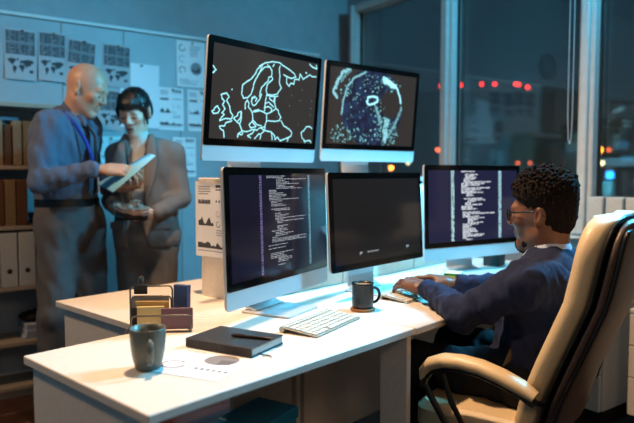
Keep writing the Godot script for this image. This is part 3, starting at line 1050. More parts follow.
func build_monitors() -> void:
	var g := "wide screens of the workstation"
	monitor("computer_monitor", "lower left monitor showing narrow columns of small code", Vector3(-0.113, 0.789, -2.079), deg_to_rad(60.4), deg_to_rad(1.7), 0.62, 0.432, 0.057, screen_picture("code_screen", code_image(false), 0.85), g)
	monitor("computer_monitor", "middle monitor with black frame and a dark nearly empty screen", Vector3(0.255, 0.841, -2.429), deg_to_rad(48.7), deg_to_rad(3.0), 0.62, 0.365, 0.0, screen_picture("idle_screen", idle_image(), 0.55), g)
	monitor("computer_monitor", "right monitor with bold white code in front of the seated man", Vector3(0.742, 0.809, -2.886), deg_to_rad(31.5), deg_to_rad(1.6), 0.62, 0.432, 0.057, screen_picture("bold_code_screen", code_image(true), 1.0), g)
	monitor("computer_monitor", "upper left monitor showing a glowing outline map of Europe", Vector3(-0.208, 1.247, -2.381), deg_to_rad(49.7), deg_to_rad(-6.0), 0.6, 0.43, 0.055, screen_picture("map_screen", europe_image(), 1.5), g)
	monitor("computer_monitor", "upper right monitor showing a round blue speckled scan", Vector3(0.249, 1.258, -2.929), deg_to_rad(38.7), deg_to_rad(-5.2), 0.6, 0.44, 0.055, screen_picture("scan_screen", scan_image(), 1.6), g)

# ---------- printed sheets ----------
func fill_poly(img: Image, pts: PackedVector2Array, c: Color) -> void:
	var lo := pts[0]
	var hi := pts[0]
	for p in pts:
		lo = lo.min(p)
		hi = hi.max(p)
	for y in range(maxi(0, int(lo.y)), mini(img.get_height(), int(hi.y) + 1)):
		for x in range(maxi(0, int(lo.x)), mini(img.get_width(), int(hi.x) + 1)):
			if Geometry2D.is_point_in_polygon(Vector2(x + 0.5, y + 0.5), pts):
				img.set_pixel(x, y, c)

func land(img: Image, r: Rect2, c: Color) -> void:
	# rough continents inside the rectangle
	for a in [
		[2, 12, 14, 4, 28, 6, 34, 14, 26, 24, 24, 34, 18, 38, 10, 26], [22, 42, 32, 44, 36, 54, 30, 70, 26, 86, 22, 72, 20, 56],
		[34, 4, 42, 2, 42, 12, 36, 16], [44, 20, 52, 12, 60, 14, 58, 26, 48, 30], [44, 36, 58, 34, 64, 46, 58, 62, 54, 76, 48, 58, 42, 48],
		[58, 12, 76, 6, 94, 10, 96, 22, 86, 30, 82, 42, 74, 40, 70, 52, 64, 40, 58, 28], [80, 62, 92, 60, 96, 72, 86, 78, 78, 72]]:
		var p := PackedVector2Array()
		for k in range(0, a.size(), 2):
			p.append(r.position + Vector2(a[k], a[k + 1]) / 100.0 * r.size)
		fill_poly(img, p, c)

func map_sheet(seed_: int) -> Image:
	var g := RandomNumberGenerator.new()
	g.seed = seed_
	var img := Image.create(150, 256, false, Image.FORMAT_RGB8)
	img.fill(Color(0.62, 0.63, 0.64))
	var ink := Color(0.2, 0.21, 0.23)
	img.fill_rect(Rect2i(6, 12, 138, 118), Color(0.34, 0.35, 0.37))
	for r in 13:
		img.fill_rect(Rect2i(6, 14 + r * 9, 138, 5), ink if r % 2 == 0 else Color(0.27, 0.28, 0.3))
		for k in 3:
			img.fill_rect(Rect2i(14 + k * 46 + g.randi() % 8, 15 + r * 9, 10 + g.randi() % 22, 3), Color(0.55, 0.56, 0.57))
	for k in [6, 50, 96, 143]:
		img.fill_rect(Rect2i(k, 12, 2, 118), Color(0.5, 0.5, 0.52))
	img.fill_rect(Rect2i(6, 68, 138, 4), Color(0.6, 0.61, 0.62))
	land(img, Rect2(10, 146, 132, 96), ink)
	return img

func chart_sheet(seed_: int, kind: int) -> Image:
	var g := RandomNumberGenerator.new()
	g.seed = seed_
	var img := Image.create(180, 256, false, Image.FORMAT_RGB8)
	img.fill(Color(0.86, 0.86, 0.86))
	var ink := Color(0.24, 0.24, 0.26)
	var mid := Color(0.55, 0.55, 0.57)
	if kind == 0:      # a rack of ring charts and a shaded globe
		for k in 3:
			var c := Vector2(36, 40 + k * 62)
			for t in 40:
				stamp_dark(img, c + Vector2(cos(t * TAU / 52.0 + k), sin(t * TAU / 52.0 + k)) * 18.0, 4, ink if k != 1 else mid)
		for r in 9:
			img.fill_rect(Rect2i(84, 24 + r * 7, 40 + g.randi() % 40, 3), mid)
		disc(img, Vector2(122, 150), 36, Color(0.5, 0.5, 0.52))
		for k in 6:
			disc(img, Vector2(104 + g.randf() * 40, 128 + g.randf() * 44), 8, ink)
		for r in 5:
			img.fill_rect(Rect2i(18, 212 + r * 7, 50 + g.randi() % 90, 3), mid)
	elif kind == 1:    # header bars, area charts, rows of dots
		img.fill_rect(Rect2i(100, 12, 66, 9), ink)
		img.fill_rect(Rect2i(100, 26, 66, 4), ink)
		for r in 4:
			img.fill_rect(Rect2i(14, 16 + r * 8, 40 + g.randi() % 26, 4), mid)
		for k in 5:
			disc(img, Vector2(104 + k * 14, 66), 4, ink)
		img.fill_rect(Rect2i(14, 62, 60, 14), mid)
		for k in 12:
			var h := 6 + g.randi() % 10
			img.fill_rect(Rect2i(14 + k * 5, 76 - h, 4, h), ink)
		var p := PackedVector2Array([Vector2(14, 150)])
		for k in 9:
			p.append(Vector2(14 + k * 9, 148 - g.randf() * 28))
		p.append(Vector2(90, 150))
		fill_poly(img, p, ink)
		for k in 3:
			for t in 26:
				stamp_dark(img, Vector2(112 + (k % 2) * 36, 110 + (k / 2) * 34) + Vector2(cos(t * TAU / 32.0), sin(t * TAU / 32.0)) * 9.0, 2, ink if k else mid)
		for r in 3:
			img.fill_rect(Rect2i(100, 162 + r * 8, 60, 3), mid)
		var q := PackedVector2Array([Vector2(10, 226)])
		for k in 18:
			q.append(Vector2(10 + k * 9.4, 222 - g.randf() * 18))
		q.append(Vector2(170, 226))
		fill_poly(img, q, ink)
		img.fill_rect(Rect2i(10, 234, 150, 3), mid)
	else:              # the sheet on the desk: ring, pie, small lines
		for t in 44:
			stamp_dark(img, Vector2(44, 196) + Vector2(cos(t * TAU / 52.0), sin(t * TAU / 52.0)) * 24.0, 5, Color(0.3, 0.22, 0.22))
		disc(img, Vector2(118, 132), 36, Color(0.48, 0.44, 0.42))
		fill_poly(img, PackedVector2Array([Vector2(118, 132), Vector2(154, 128), Vector2(148, 158), Vector2(124, 168)]), Color(0.38, 0.34, 0.33))
		for r in 7:
			img.fill_rect(Rect2i(16, 96 + r * 9, 20 + g.randi() % 40, 3), Color(0.4, 0.36, 0.36))
		for k in 6:
			img.fill_rect(Rect2i(96 + k * 13, 196, 8, 12), Color(0.44, 0.4, 0.4))
		for r in 4:
			img.fill_rect(Rect2i(92, 222 + r * 7, 70, 2), Color(0.46, 0.42, 0.42))
	return img

func disc(img: Image, c: Vector2, r: float, col: Color) -> void:
	for y in range(int(c.y - r), int(c.y + r) + 1):
		for x in range(int(c.x - r), int(c.x + r) + 1):
			if x >= 0 and y >= 0 and x < img.get_width() and y < img.get_height() and Vector2(x - c.x, y - c.y).length() <= r:
				img.set_pixel(x, y, col)

func stamp_dark(img: Image, c: Vector2, s: int, col: Color) -> void:
	img.fill_rect(Rect2i(int(c.x) - s / 2, int(c.y) - s / 2, s, s), col)

func build_wall_sheets() -> void:
	var m0 := picture("map_print_a", map_sheet(3))
	var m1 := picture("map_print_b", map_sheet(9))
	var c0 := picture("chart_print_rings", chart_sheet(4, 0))
	var c1 := picture("chart_print_areas", chart_sheet(5, 1))
	var c2 := picture("chart_print_areas_b", chart_sheet(15, 1))
	var blank := mat("blank_paper", Color(0.84, 0.85, 0.86), 0.8)
	var pin_red := mat("pin_red", Color(0.4, 0.06, 0.05), 0.4)
	var pin_pale := mat("pin_pale", Color(0.7, 0.66, 0.5), 0.4)
	# s, y, width, height, roll, print, bow, label, pin
	for e in [
		[2.418, 1.872, 0.165, 0.285, 0.01, m0, 0.012, "grey table and world map sheet at the far left of the wall", pin_red],
		[2.25, 1.878, 0.15, 0.285, 0.03, m1, 0.014, "grey map sheet, second from the left edge of the wall", pin_pale],
		[2.09, 1.855, 0.165, 0.28, 0.09, m0, 0.018, "tilted grey map sheet just above the bald man's head", pin_red],
		[1.878, 1.862, 0.172, 0.262, 0.03, m1, 0.008, "grey map sheet right of the bald man's head", pin_pale],
		[1.915, 1.59, 0.16, 0.25, 0.0, m0, 0.006, "grey map sheet hanging low between the standing pair's faces", pin_pale],
		[1.735, 1.69, 0.25, 0.4, 0.015, blank, 0.01, "blank pale sheet behind the woman's head", pin_red],
		[1.388, 1.921, 0.2, 0.297, 0.0, c0, 0.004, "sheet with ring charts and grey globe beside the upper left monitor", pin_pale],
		[1.53, 1.62, 0.172, 0.275, 0.0, c1, 0.004, "chart sheet right of the woman's head, left of its twin", pin_red],
		[1.33, 1.62, 0.17, 0.275, 0.0, c2, 0.004, "chart sheet half hidden by the upper left monitor", pin_pale],
		[1.44, 1.31, 0.16, 0.26, 0.0, c1, 0.004, "lower chart sheet behind the woman's shoulder", pin_pale],
		[1.93, 1.33, 0.2, 0.2, -0.02, c0, 0.006, "chart sheet behind the standing man's hand", pin_red]]:
		var o := thing("pinned_sheet", e[7], "paper", room_xf(e[0], 0.0135, e[1]) * Transform3D(Basis(Vector3.BACK, -e[4]), Vector3.ZERO), "sheets pinned to the wall")
		var bow: float = e[6]
		part(o, "sheet", sheet(e[2], e[3], func(u, v): return 0.001 + bow * (0.3 + v) * (0.4 * absf(sin(u * 3.0 + 0.3)) + 0.35 * v * v + 0.12 * u)), e[5])
		part(o, "pin", lathe([Vector2(0, 0), Vector2(0.006, 0.001), Vector2(0.004, 0.008), Vector2(0.006, 0.012), Vector2(0, 0.014)], 8), e[8], Transform3D(Basis(Vector3.RIGHT, PI / 2), Vector3(0.01, e[3] / 2 - 0.012, 0.004 + bow * 0.3)))
	# chart sheet taped to the end of the divider
	var d := thing("taped_sheet", "chart sheet taped to the pale end of the desk divider", "paper", Transform3D(Basis(Vector3.UP, DESK_TURN - PI / 2), desk(0.794, 0.805, 1.03)))
	part(d, "sheet", sheet(0.215, 0.285, func(u, v): return 0.0015 + 0.012 * maxf(0.0, 0.3 - u) + 0.003 * sin(v * 5.0) * u), c1)
	part(d, "tape", sheet(0.04, 0.014, func(_u, _v): return 0.0, 1, 1), mat("tape", Color(0.75, 0.72, 0.6), 0.4), at(0.03, 0.142, 0.004))

# ---------- things on the desks ----------
func handle_pts(r0: float, out: float, y0: float, y1: float, n := 10) -> Array:
	var a := []
	for k in n + 1:
		var t := PI * k / n - PI / 2
		a.append(Vector3(r0 + out * cos(t), (y0 + y1) / 2 + (y1 - y0) / 2 * sin(t), 0))
	return a

func keyboard(label: String, xf: Transform3D) -> void:
	var o := thing("keyboard", label, "keyboard", xf, "slim keyboards")
	var alu := mat("keyboard_aluminium", Color(0.66, 0.62, 0.56), 0.4, 0.4)
	var tip := Basis(Vector3.RIGHT, 0.1)
	part(o, "plate", slab(round_rect(0.28, 0.125, 0.008, 4), -0.002, 0.002, 0.0008), alu, Transform3D(tip * Basis(Vector3.RIGHT, -PI / 2), Vector3(0, 0.0095, 0)))
	part(o, "battery_tube", tube([Vector3(-0.14, 0.0095, -0.058), Vector3(0.14, 0.0095, -0.058)], 0.0092, 12), alu)
	var key := mat("key_cap", Color(0.8, 0.78, 0.73), 0.5)
	var st := begin()
	for r in 6:
		var z := -0.047 + r * 0.019
		var n := 14
		for k in n:
			if r == 5 and k > 3 and k < 9:
				if k == 4:
					add_box(st, Vector3(0.092, 0.003, 0.0155), 0.001, Transform3D(tip, Vector3(0, 0.0135 - z * 0.1, z)))
				continue
			add_box(st, Vector3(0.0155, 0.003, 0.0155 if r else 0.009), 0.001, Transform3D(tip, Vector3(-0.127 + k * 0.01955, 0.0135 - z * 0.1, z)))
	var keys := part(o, "keys", finish(st), key)
	keys.set_meta("kind", "stuff")

func build_desk_things() -> void:
	# grey-green tapered mug
	var glaze := grainy("mug_glaze", Color(0.38, 0.39, 0.35), 0.32, 71, 0.06, 0.12, 9.0)
	var o := thing("coffee_mug", "tall grey-green tapered mug at the front corner of the desk", "mug", Transform3D(Basis(Vector3.UP, -1.22), Vector3(-0.404, DESK_Y, -1.452)), "mugs on the desks")
	var prof := [Vector2(0.0, 0.0), Vector2(0.026, 0.0), Vector2(0.0295, 0.003), Vector2(0.0345, 0.02), Vector2(0.039, 0.045), Vector2(0.0415, 0.07), Vector2(0.0425, 0.098), Vector2(0.0422, 0.1), Vector2(0.0395, 0.0995), Vector2(0.0385, 0.07), Vector2(0.035, 0.03), Vector2(0.026, 0.008), Vector2(0.0, 0.007)]
	part(o, "cup", lathe(prof, 36), glaze)
	part(o, "handle", tube([Vector3(0.039, 0.078, 0), Vector3(0.05, 0.083, 0), Vector3(0.061, 0.078, 0), Vector3(0.066, 0.06, 0), Vector3(0.062, 0.04, 0), Vector3(0.05, 0.026, 0), Vector3(0.036, 0.024, 0)], [0.006, 0.0058, 0.0058, 0.0056, 0.0056, 0.0058, 0.006], 10, 1.35, Vector3.RIGHT), glaze)
	# dark speckled mug on its wooden coaster
	var dark := grainy("speckled_glaze", Color(0.2, 0.2, 0.21), 0.25, 72, 0.12, 0.75, 14.0)
	o = thing("coffee_mug", "dark speckled mug on a round wooden coaster between the keyboards", "mug", Transform3D(Basis(Vector3.UP, 0.1), Vector3(0.156, DESK_Y + 0.009, -2.085)), "mugs on the desks")
	part(o, "cup", lathe([Vector2(0.0, 0.0), Vector2(0.033, 0.0), Vector2(0.036, 0.003), Vector2(0.037, 0.02), Vector2(0.0375, 0.082), Vector2(0.0385, 0.086), Vector2(0.037, 0.087), Vector2(0.0345, 0.08), Vector2(0.034, 0.02), Vector2(0.03, 0.008), Vector2(0.0, 0.006)], 32), dark)
	part(o, "handle", tube(handle_pts(0.036, 0.022, 0.018, 0.07), 0.0052, 8, 1.4, Vector3.RIGHT), dark)
	part(o, "coffee", lathe([Vector2(0.034, 0.079), Vector2(0.0, 0.079)], 24), mat("milky_coffee", Color(0.6, 0.46, 0.33), 0.4))
	solo("coaster", "round wooden coaster under the dark speckled mug", "coaster", lathe([Vector2(0.0, 0.0), Vector2(0.041, 0.0), Vector2(0.042, 0.002), Vector2(0.042, 0.007), Vector2(0.041, 0.009), Vector2(0.0, 0.009)], 28), grainy("coaster_wood", Color(0.62, 0.38, 0.16), 0.6, 73, 0.05, 0.2, 12.0), at(0.156, DESK_Y, -2.085))
	# keyboards
	keyboard("slim silver keyboard lying in front of the lower left monitor", Transform3D(Basis(Vector3.UP, 1.04), Vector3(0.017, DESK_Y, -1.875)))
	keyboard("slim keyboard under the seated man's hands", desk_xf(1.335, 0.276, DESK_Y))
	# notebook, pen, chart sheet
	solo("printed_sheet", "white chart sheet lying under the dark notebook", "paper", sheet(0.225, 0.29, func(_u, _v): return 0.0, 1, 1), picture("desk_chart_print", chart_sheet(21, 2)), Transform3D(Basis(Vector3.UP, -0.4) * Basis(Vector3.RIGHT, -PI / 2), Vector3(-0.268, DESK_Y + 0.0012, -1.532)))
	o = thing("notebook", "thick dark notebook with ribbed spine lying on the chart sheet", "notebook", Transform3D(Basis(Vector3.UP, -0.5), Vector3(-0.222, DESK_Y + 0.002, -1.648)))
	var cover := grainy("notebook_cover", Color(0.12, 0.115, 0.125), 0.5, 74, 0.1, 0.3, 10.0)
	part(o, "cover", slab(round_rect(0.215, 0.152, 0.004, 3), 0.0, 0.0025, 0.0006), cover, Transform3D(Basis(Vector3.RIGHT, -PI / 2), Vector3.ZERO))
	part(o, "cover", slab(round_rect(0.215, 0.152, 0.004, 3), 0.0, 0.0025, 0.0006), cover, Transform3D(Basis(Vector3.RIGHT, -PI / 2), Vector3(0, 0.0215, 0)))
	part(o, "pages", box(Vector3(0.207, 0.019, 0.144), 0.001), grainy("page_edges", Color(0.74, 0.74, 0.72), 0.8, 75, 0.1, 0.2, 20.0, 0.0, 0.5, Vector3(1, 30, 1)), at(0.001, 0.012, -0.002))
	var sp := begin()
	add_box(sp, Vector3(0.215, 0.024, 0.003), 0.001, at(0, 0.012, 0.0755))
	for k in 26:
		add_tube(sp, [Vector3(-0.1 + k * 0.008, 0.002, 0.0775), Vector3(-0.1 + k * 0.008, 0.022, 0.0775)], 0.0016, 6)
	part(o, "spine", finish(sp), mat("spine_ribs", Color(0.24, 0.21, 0.19), 0.55))
	part(o, "ribbon", tube([Vector3(0.1, 0.004, 0.04), Vector3(0.118, 0.002, 0.045), Vector3(0.136, 0.001, 0.04), Vector3(0.148, 0.0008, 0.047)], 0.002, 6, 0.3, Vector3.UP), mat("ribbon_red", Color(0.2, 0.07, 0.06), 0.6))
	o = thing("ballpoint_pen", "dark pen with copper glint lying on the notebook", "pen", Transform3D(Basis(Vector3.UP, -0.32), Vector3(-0.178, DESK_Y + 0.0305, -1.625)))
	part(o, "barrel", tube([Vector3(-0.055, 0, 0), Vector3(-0.05, 0, 0), Vector3(0.05, 0, 0), Vector3(0.064, 0, 0), Vector3(0.068, 0, 0)], [0.003, 0.0042, 0.0042, 0.0018, 0.0006], 10), mat("pen_barrel", Color(0.2, 0.13, 0.1), 0.3, 0.6))
	part(o, "clip", box(Vector3(0.036, 0.0012, 0.002), 0.0004), mats["pen_barrel"], at(-0.036, 0.005, 0))
	letter_rack()
	# right desk
	o = thing("sticky_notes", "block of yellow-green sticky notes behind the seated man's hands", "notes", desk_xf(1.77, 0.36, DESK_Y + 0.008, 0.35))
	part(o, "yellow_pad", box(Vector3(0.075, 0.011, 0.075), 0.001), mat("note_yellow", Color(0.62, 0.7, 0.12), 0.8), at(0, 0.0055, 0))
	part(o, "green_pad", box(Vector3(0.075, 0.009, 0.075), 0.001), mat("note_green", Color(0.12, 0.5, 0.2), 0.8), turned(0.002, 0.0155, 0.001, 0, 0.05, 0))
	part(o, "top_note", box(Vector3(0.075, 0.004, 0.075), 0.001), mat("note_pale", Color(0.8, 0.8, 0.62), 0.8), turned(0.0, 0.022, 0, 0, 0.02, 0))
	solo("blue_folder", "thin blue folder lying under the sticky notes", "folder", slab(round_rect(0.22, 0.16, 0.006, 3), 0.0, 0.007, 0.001), mat("folder_blue", Color(0.06, 0.24, 0.4), 0.5), Transform3D(Basis(Vector3.UP, DESK_TURN + 0.35) * Basis(Vector3.RIGHT, -PI / 2), desk(1.71, 0.36, DESK_Y + 0.0005)))
	o = thing("note_pad", "open white note pad beside the right monitor's foot", "notebook", desk_xf(1.94, 0.15, DESK_Y + 0.0005, -0.5))
	part(o, "cover", box(Vector3(0.23, 0.004, 0.16), 0.001), mat("pad_cover", Color(0.06, 0.06, 0.07), 0.6), at(0, 0.002, 0))
	part(o, "page", box(Vector3(0.11, 0.008, 0.152), 0.001), mats["blank_paper"] if mats.has("blank_paper") else mat("pad_page", Color(0.84, 0.83, 0.8), 0.8), at(-0.056, 0.008, 0))
	part(o, "page", box(Vector3(0.11, 0.006, 0.152), 0.001), mats["blank_paper"] if mats.has("blank_paper") else mat("pad_page", Color(0.84, 0.83, 0.8), 0.8), at(0.056, 0.007, 0))
	o = thing("ballpoint_pen", "slim dark pen lying on the open note pad", "pen", desk_xf(1.92, 0.15, DESK_Y + 0.0165, -0.9))
	part(o, "barrel", tube([Vector3(-0.06, 0, 0), Vector3(0.05, 0, 0), Vector3(0.066, 0, 0)], [0.004, 0.004, 0.001], 8), mat("black_pen", Color(0.04, 0.035, 0.03), 0.4))
	part(o, "cap", tube([Vector3(-0.068, 0, 0), Vector3(-0.03, 0, 0)], 0.0046, 8), mats["black_pen"])
	o = thing("desk_box", "small dark teal box by the right monitor's far corner", "box", desk_xf(2.28, 0.42, DESK_Y, 0.1))
	part(o, "body", box(Vector3(0.1, 0.07, 0.08), 0.004), mat("teal_box", Color(0.07, 0.12, 0.15), 0.6), at(0, 0.035, 0))
	part(o, "lid", box(Vector3(0.104, 0.014, 0.084), 0.003), mats["teal_box"], at(0, 0.074, 0))

func letter_rack() -> void:
	var xf := Transform3D(Basis(Vector3.UP, 0.1), Vector3(-0.474, DESK_Y, -1.835))
	var o := thing("letter_rack", "silver wire letter rack standing behind the grey mug", "rack", xf)
	var wire := mat("rack_wire", Color(0.42, 0.4, 0.38), 0.3, 0.85)
	var loops := [[-0.065, 0.118, 0.128, -0.034], [-0.01, 0.097, 0.118, -0.025], [0.05, 0.05, 0.172, 0.012]]
	for l in loops:
		var z: float = l[0]
		var h: float = l[1]
		var w: float = l[2] / 2
		var x: float = l[3]
		part(o, "loop", tube([Vector3(x - w, 0.004, z), Vector3(x - w, h - 0.012, z), Vector3(x - w + 0.004, h - 0.003, z), Vector3(x - w + 0.012, h, z), Vector3(x + w - 0.012, h, z), Vector3(x + w - 0.004, h - 0.003, z), Vector3(x + w, h - 0.012, z), Vector3(x + w, 0.004, z)], 0.0028, 8), wire)
	for s in [-0.09, 0.02, 0.09]:
		part(o, "base_wire", tube([Vector3(s, 0.0032, -0.066), Vector3(s, 0.0032, 0.051)], 0.003, 8), wire)
	part(o, "base_wire", tube([Vector3(-0.1, 0.0032, -0.066), Vector3(0.09, 0.0032, -0.066)], 0.003, 8), wire)
	part(o, "base_wire", tube([Vector3(-0.076, 0.0032, 0.05), Vector3(0.1, 0.0032, 0.05)], 0.003, 8), wire)
	var put := func(called, label, cat, size, x, z, y, lean, turn, m):
		solo(called, label, cat, box(size, 0.0008), m, xf * turned(x, y + size.y / 2 + 0.0066, z, lean, turn, 0))
	put.call("envelope", "mauve folder standing at the right of the letter rack", "folder", Vector3(0.092, 0.062, 0.008), 0.056, 0.034, 0.0, -0.08, 0.0, mat("mauve_card", Color(0.5, 0.38, 0.42), 0.8))
	put.call("envelope", "cream card packet in the front of the letter rack", "envelope", Vector3(0.078, 0.066, 0.01), -0.022, 0.024, 0.0, -0.06, 0.05, mat("cream_card", Color(0.82, 0.74, 0.52), 0.8))
	put.call("envelope", "yellow envelope sticking up behind the cream cards", "envelope", Vector3(0.1, 0.078, 0.004), -0.02, 0.006, 0.0, -0.1, -0.06, mat("yellow_card", Color(0.84, 0.68, 0.42), 0.8))
	put.call("envelope", "dark striped leaflet behind the cream cards in the rack", "leaflet", Vector3(0.05, 0.062, 0.003), -0.055, 0.013, 0.0, -0.06, 0.1, mat("dark_leaflet", Color(0.16, 0.1, 0.09), 0.7))
	put.call("envelope", "white paper bundle in the back slot of the letter rack", "paper", Vector3(0.11, 0.09, 0.006), -0.03, -0.03, 0.0, -0.05, 0.0, mat("rack_paper", Color(0.7, 0.68, 0.65), 0.8))
	put.call("envelope", "blue booklet standing at the back right of the letter rack", "booklet", Vector3(0.05, 0.118, 0.02), 0.062, -0.04, 0.0, -0.04, -0.5, mat("blue_booklet", Color(0.2, 0.28, 0.45), 0.6))
	# binder clip on the back loop
	var clip := thing("binder_clip", "black binder clip pinched on the back of the letter rack", "clip", xf * at(-0.066, 0.108, -0.065))
	var prism := PackedVector2Array([Vector2(-0.008, 0.014), Vector2(-0.004, -0.014), Vector2(0.004, -0.014), Vector2(0.008, 0.014)])
	part(clip, "body", slab(prism, -0.02, 0.02, 0.0008), mat("clip_black", Color(0.015, 0.015, 0.015), 0.4), Transform3D(Basis(Vector3.UP, PI / 2), Vector3.ZERO))
	for s in [-1, 1]:
		part(clip, "lever", tube([Vector3(-0.008, 0.012, s * 0.006), Vector3(-0.007, 0.034, s * 0.012), Vector3(0.0, 0.042, s * 0.014), Vector3(0.007, 0.034, s * 0.012), Vector3(0.008, 0.012, s * 0.006)], 0.0011, 6), mats["rack_wire"])

# ---------- shelf with files ----------
func build_shelf() -> void:
	var s0 := 2.12
	var s1 := 3.3
	var dep := 0.25
	var m := grainy("shelf_board", Color(0.62, 0.55, 0.47), 0.55, 81, 0.04, 0.08, 2.0)
	var o := thing("bookshelf", "pale open bookshelf at the left edge behind the standing man", "shelf", room_xf((s0 + s1) / 2, 0.02, 0))
	var w := s1 - s0
	var levels := [0.06, 0.3, 0.6, 0.925, 1.245, 1.575]
	for y in levels:
		part(o, "shelf_board", box(Vector3(w - 0.04, 0.022, dep), 0.002), m, at(0, y - 0.011, dep / 2))
	for s in [-1, 1]:
		part(o, "side_panel", box(Vector3(0.02, 1.6, dep), 0.002), m, at(s * (w / 2 - 0.01), 0.8, dep / 2))
	part(o, "plinth", box(Vector3(w - 0.04, 0.036, 0.016), 0.001), m, at(0, 0.018, dep - 0.02))
	# the files; x runs rightwards from the shelf's middle
	var tan_ := grainy("file_tan", Color(0.5, 0.38, 0.24), 0.8, 82, 0.05, 0.12, 4.0)
	var brown := grainy("file_brown", Color(0.36, 0.2, 0.08), 0.8, 83, 0.05, 0.12, 4.0)
	var beige := grainy("file_beige", Color(0.56, 0.46, 0.34), 0.8, 84, 0.05, 0.12, 4.0)
	var white := grainy("file_white", Color(0.7, 0.69, 0.67), 0.7, 85, 0.05, 0.06, 4.0)
	var black := mat("file_hole", Color(0.015, 0.015, 0.015), 0.6)
	var file := func(label, s_mid, y, tw, th, mm, hole, group):
		var f := thing("box_file", label, "file", room_xf(s_mid, 0.02 + dep - 0.11, y), group)
		part(f, "case", box(Vector3(tw, th, 0.2), 0.003), mm, at(0, th / 2, 0))
		part(f, "spine", box(Vector3(tw - 0.004, th - 0.004, 0.006), 0.002), mm, at(0, th / 2, 0.102))
		if hole:
			part(f, "finger_hole", lathe([Vector2(0.013, -0.002), Vector2(0.013, 0.0015), Vector2(0.0, 0.0005)], 16), black, Transform3D(Basis(Vector3.RIGHT, PI / 2), Vector3(0, 0.085, 0.105)))
	var top := 1.245
	file.call("tan file at the left edge of the shelf's top row", 2.64, top, 0.07, 0.25, tan_, false, "files on the shelf")
	file.call("orange-brown file on the shelf's top row", 2.535, top, 0.036, 0.215, brown, false, "files on the shelf")
	file.call("beige file right of the orange-brown one on the top row", 2.49, top, 0.045, 0.235, beige, false, "files on the shelf")
	file.call("tan file at the right end of the top row beside the man's sleeve", 2.44, top, 0.045, 0.235, tan_, false, "files on the shelf")
	file.call("narrow beige file left of the orange-brown one on the top row", 2.58, top, 0.045, 0.235, beige, false, "files on the shelf")
	for k in 4:
		file.call(["second-row brown file nearest the standing man's elbow", "second-row tan file, second from the man's elbow", "second-row brown file, third from the man's elbow", "second-row beige file at the left edge"][k], 2.475 + k * 0.056, 0.925, 0.054, 0.245, [brown, tan_, brown, beige][k], false, "files on the shelf")
	for k in 4:
		file.call(["third-row white box file beside the man's trouser pocket", "third-row white box file in the middle of the row", "third-row white box file at the photograph's left edge", "third-row white box file cut off by the left edge"][k], 2.37 + k * 0.088, 0.6, 0.084, 0.29, white, true, "white box files with finger holes")
	for k in 2:
		solo("book", ["dark blue book lying flat on the second shelf behind the man", "grey book lying on top of the dark blue book"][k], "book", box(Vector3(0.2, 0.03, 0.15), 0.003), mat("book_%d" % k, [Color(0.05, 0.08, 0.16), Color(0.2, 0.22, 0.26)][k], 0.6), room_xf(2.31, 0.15, 0.9405 + k * 0.031, 0.06 * k), "books lying on the shelf")
	solo("book", "pale blue book lying flat on top of the top-row files", "book", box(Vector3(0.1, 0.02, 0.15), 0.003), mat("book_pale", Color(0.3, 0.36, 0.42), 0.6), room_xf(2.53, 0.15, top + 0.2465, 0.1))
	o = thing("paper_stack", "stack of folded pale papers on the lower shelf by the man's knee", "paper", room_xf(2.38, 0.16, 0.3))
	var paper := mat("old_paper", Color(0.62, 0.64, 0.66), 0.85)
	for k in 5:
		part(o, "folded_sheet", box(Vector3(0.2 - k * 0.004, 0.016, 0.15), 0.003), paper, turned(0.004 * (k % 2), 0.008 + k * 0.0165, 0, 0, 0.04 * (k % 3), 0))
	solo("cap", "brown cloth bundle lying on the stack of folded papers", "cloth", acc_box_bundle(), mat("bundle_brown", Color(0.12, 0.08, 0.05), 0.95), room_xf(2.38, 0.16, 0.383))

func acc_box_bundle() -> ArrayMesh:
	var acc := new_acc()
	sdf(acc, [["e", Vector3(-0.03, 0.03, 0), Basis.IDENTITY, Vector3(0.08, 0.03, 0.06), 0.03], ["e", Vector3(0.05, 0.026, 0.01), Basis.IDENTITY, Vector3(0.06, 0.026, 0.05), 0.03]], 0.008, Transform3D.IDENTITY, 0.012, 30.0, 5)
	return acc_mesh(acc)

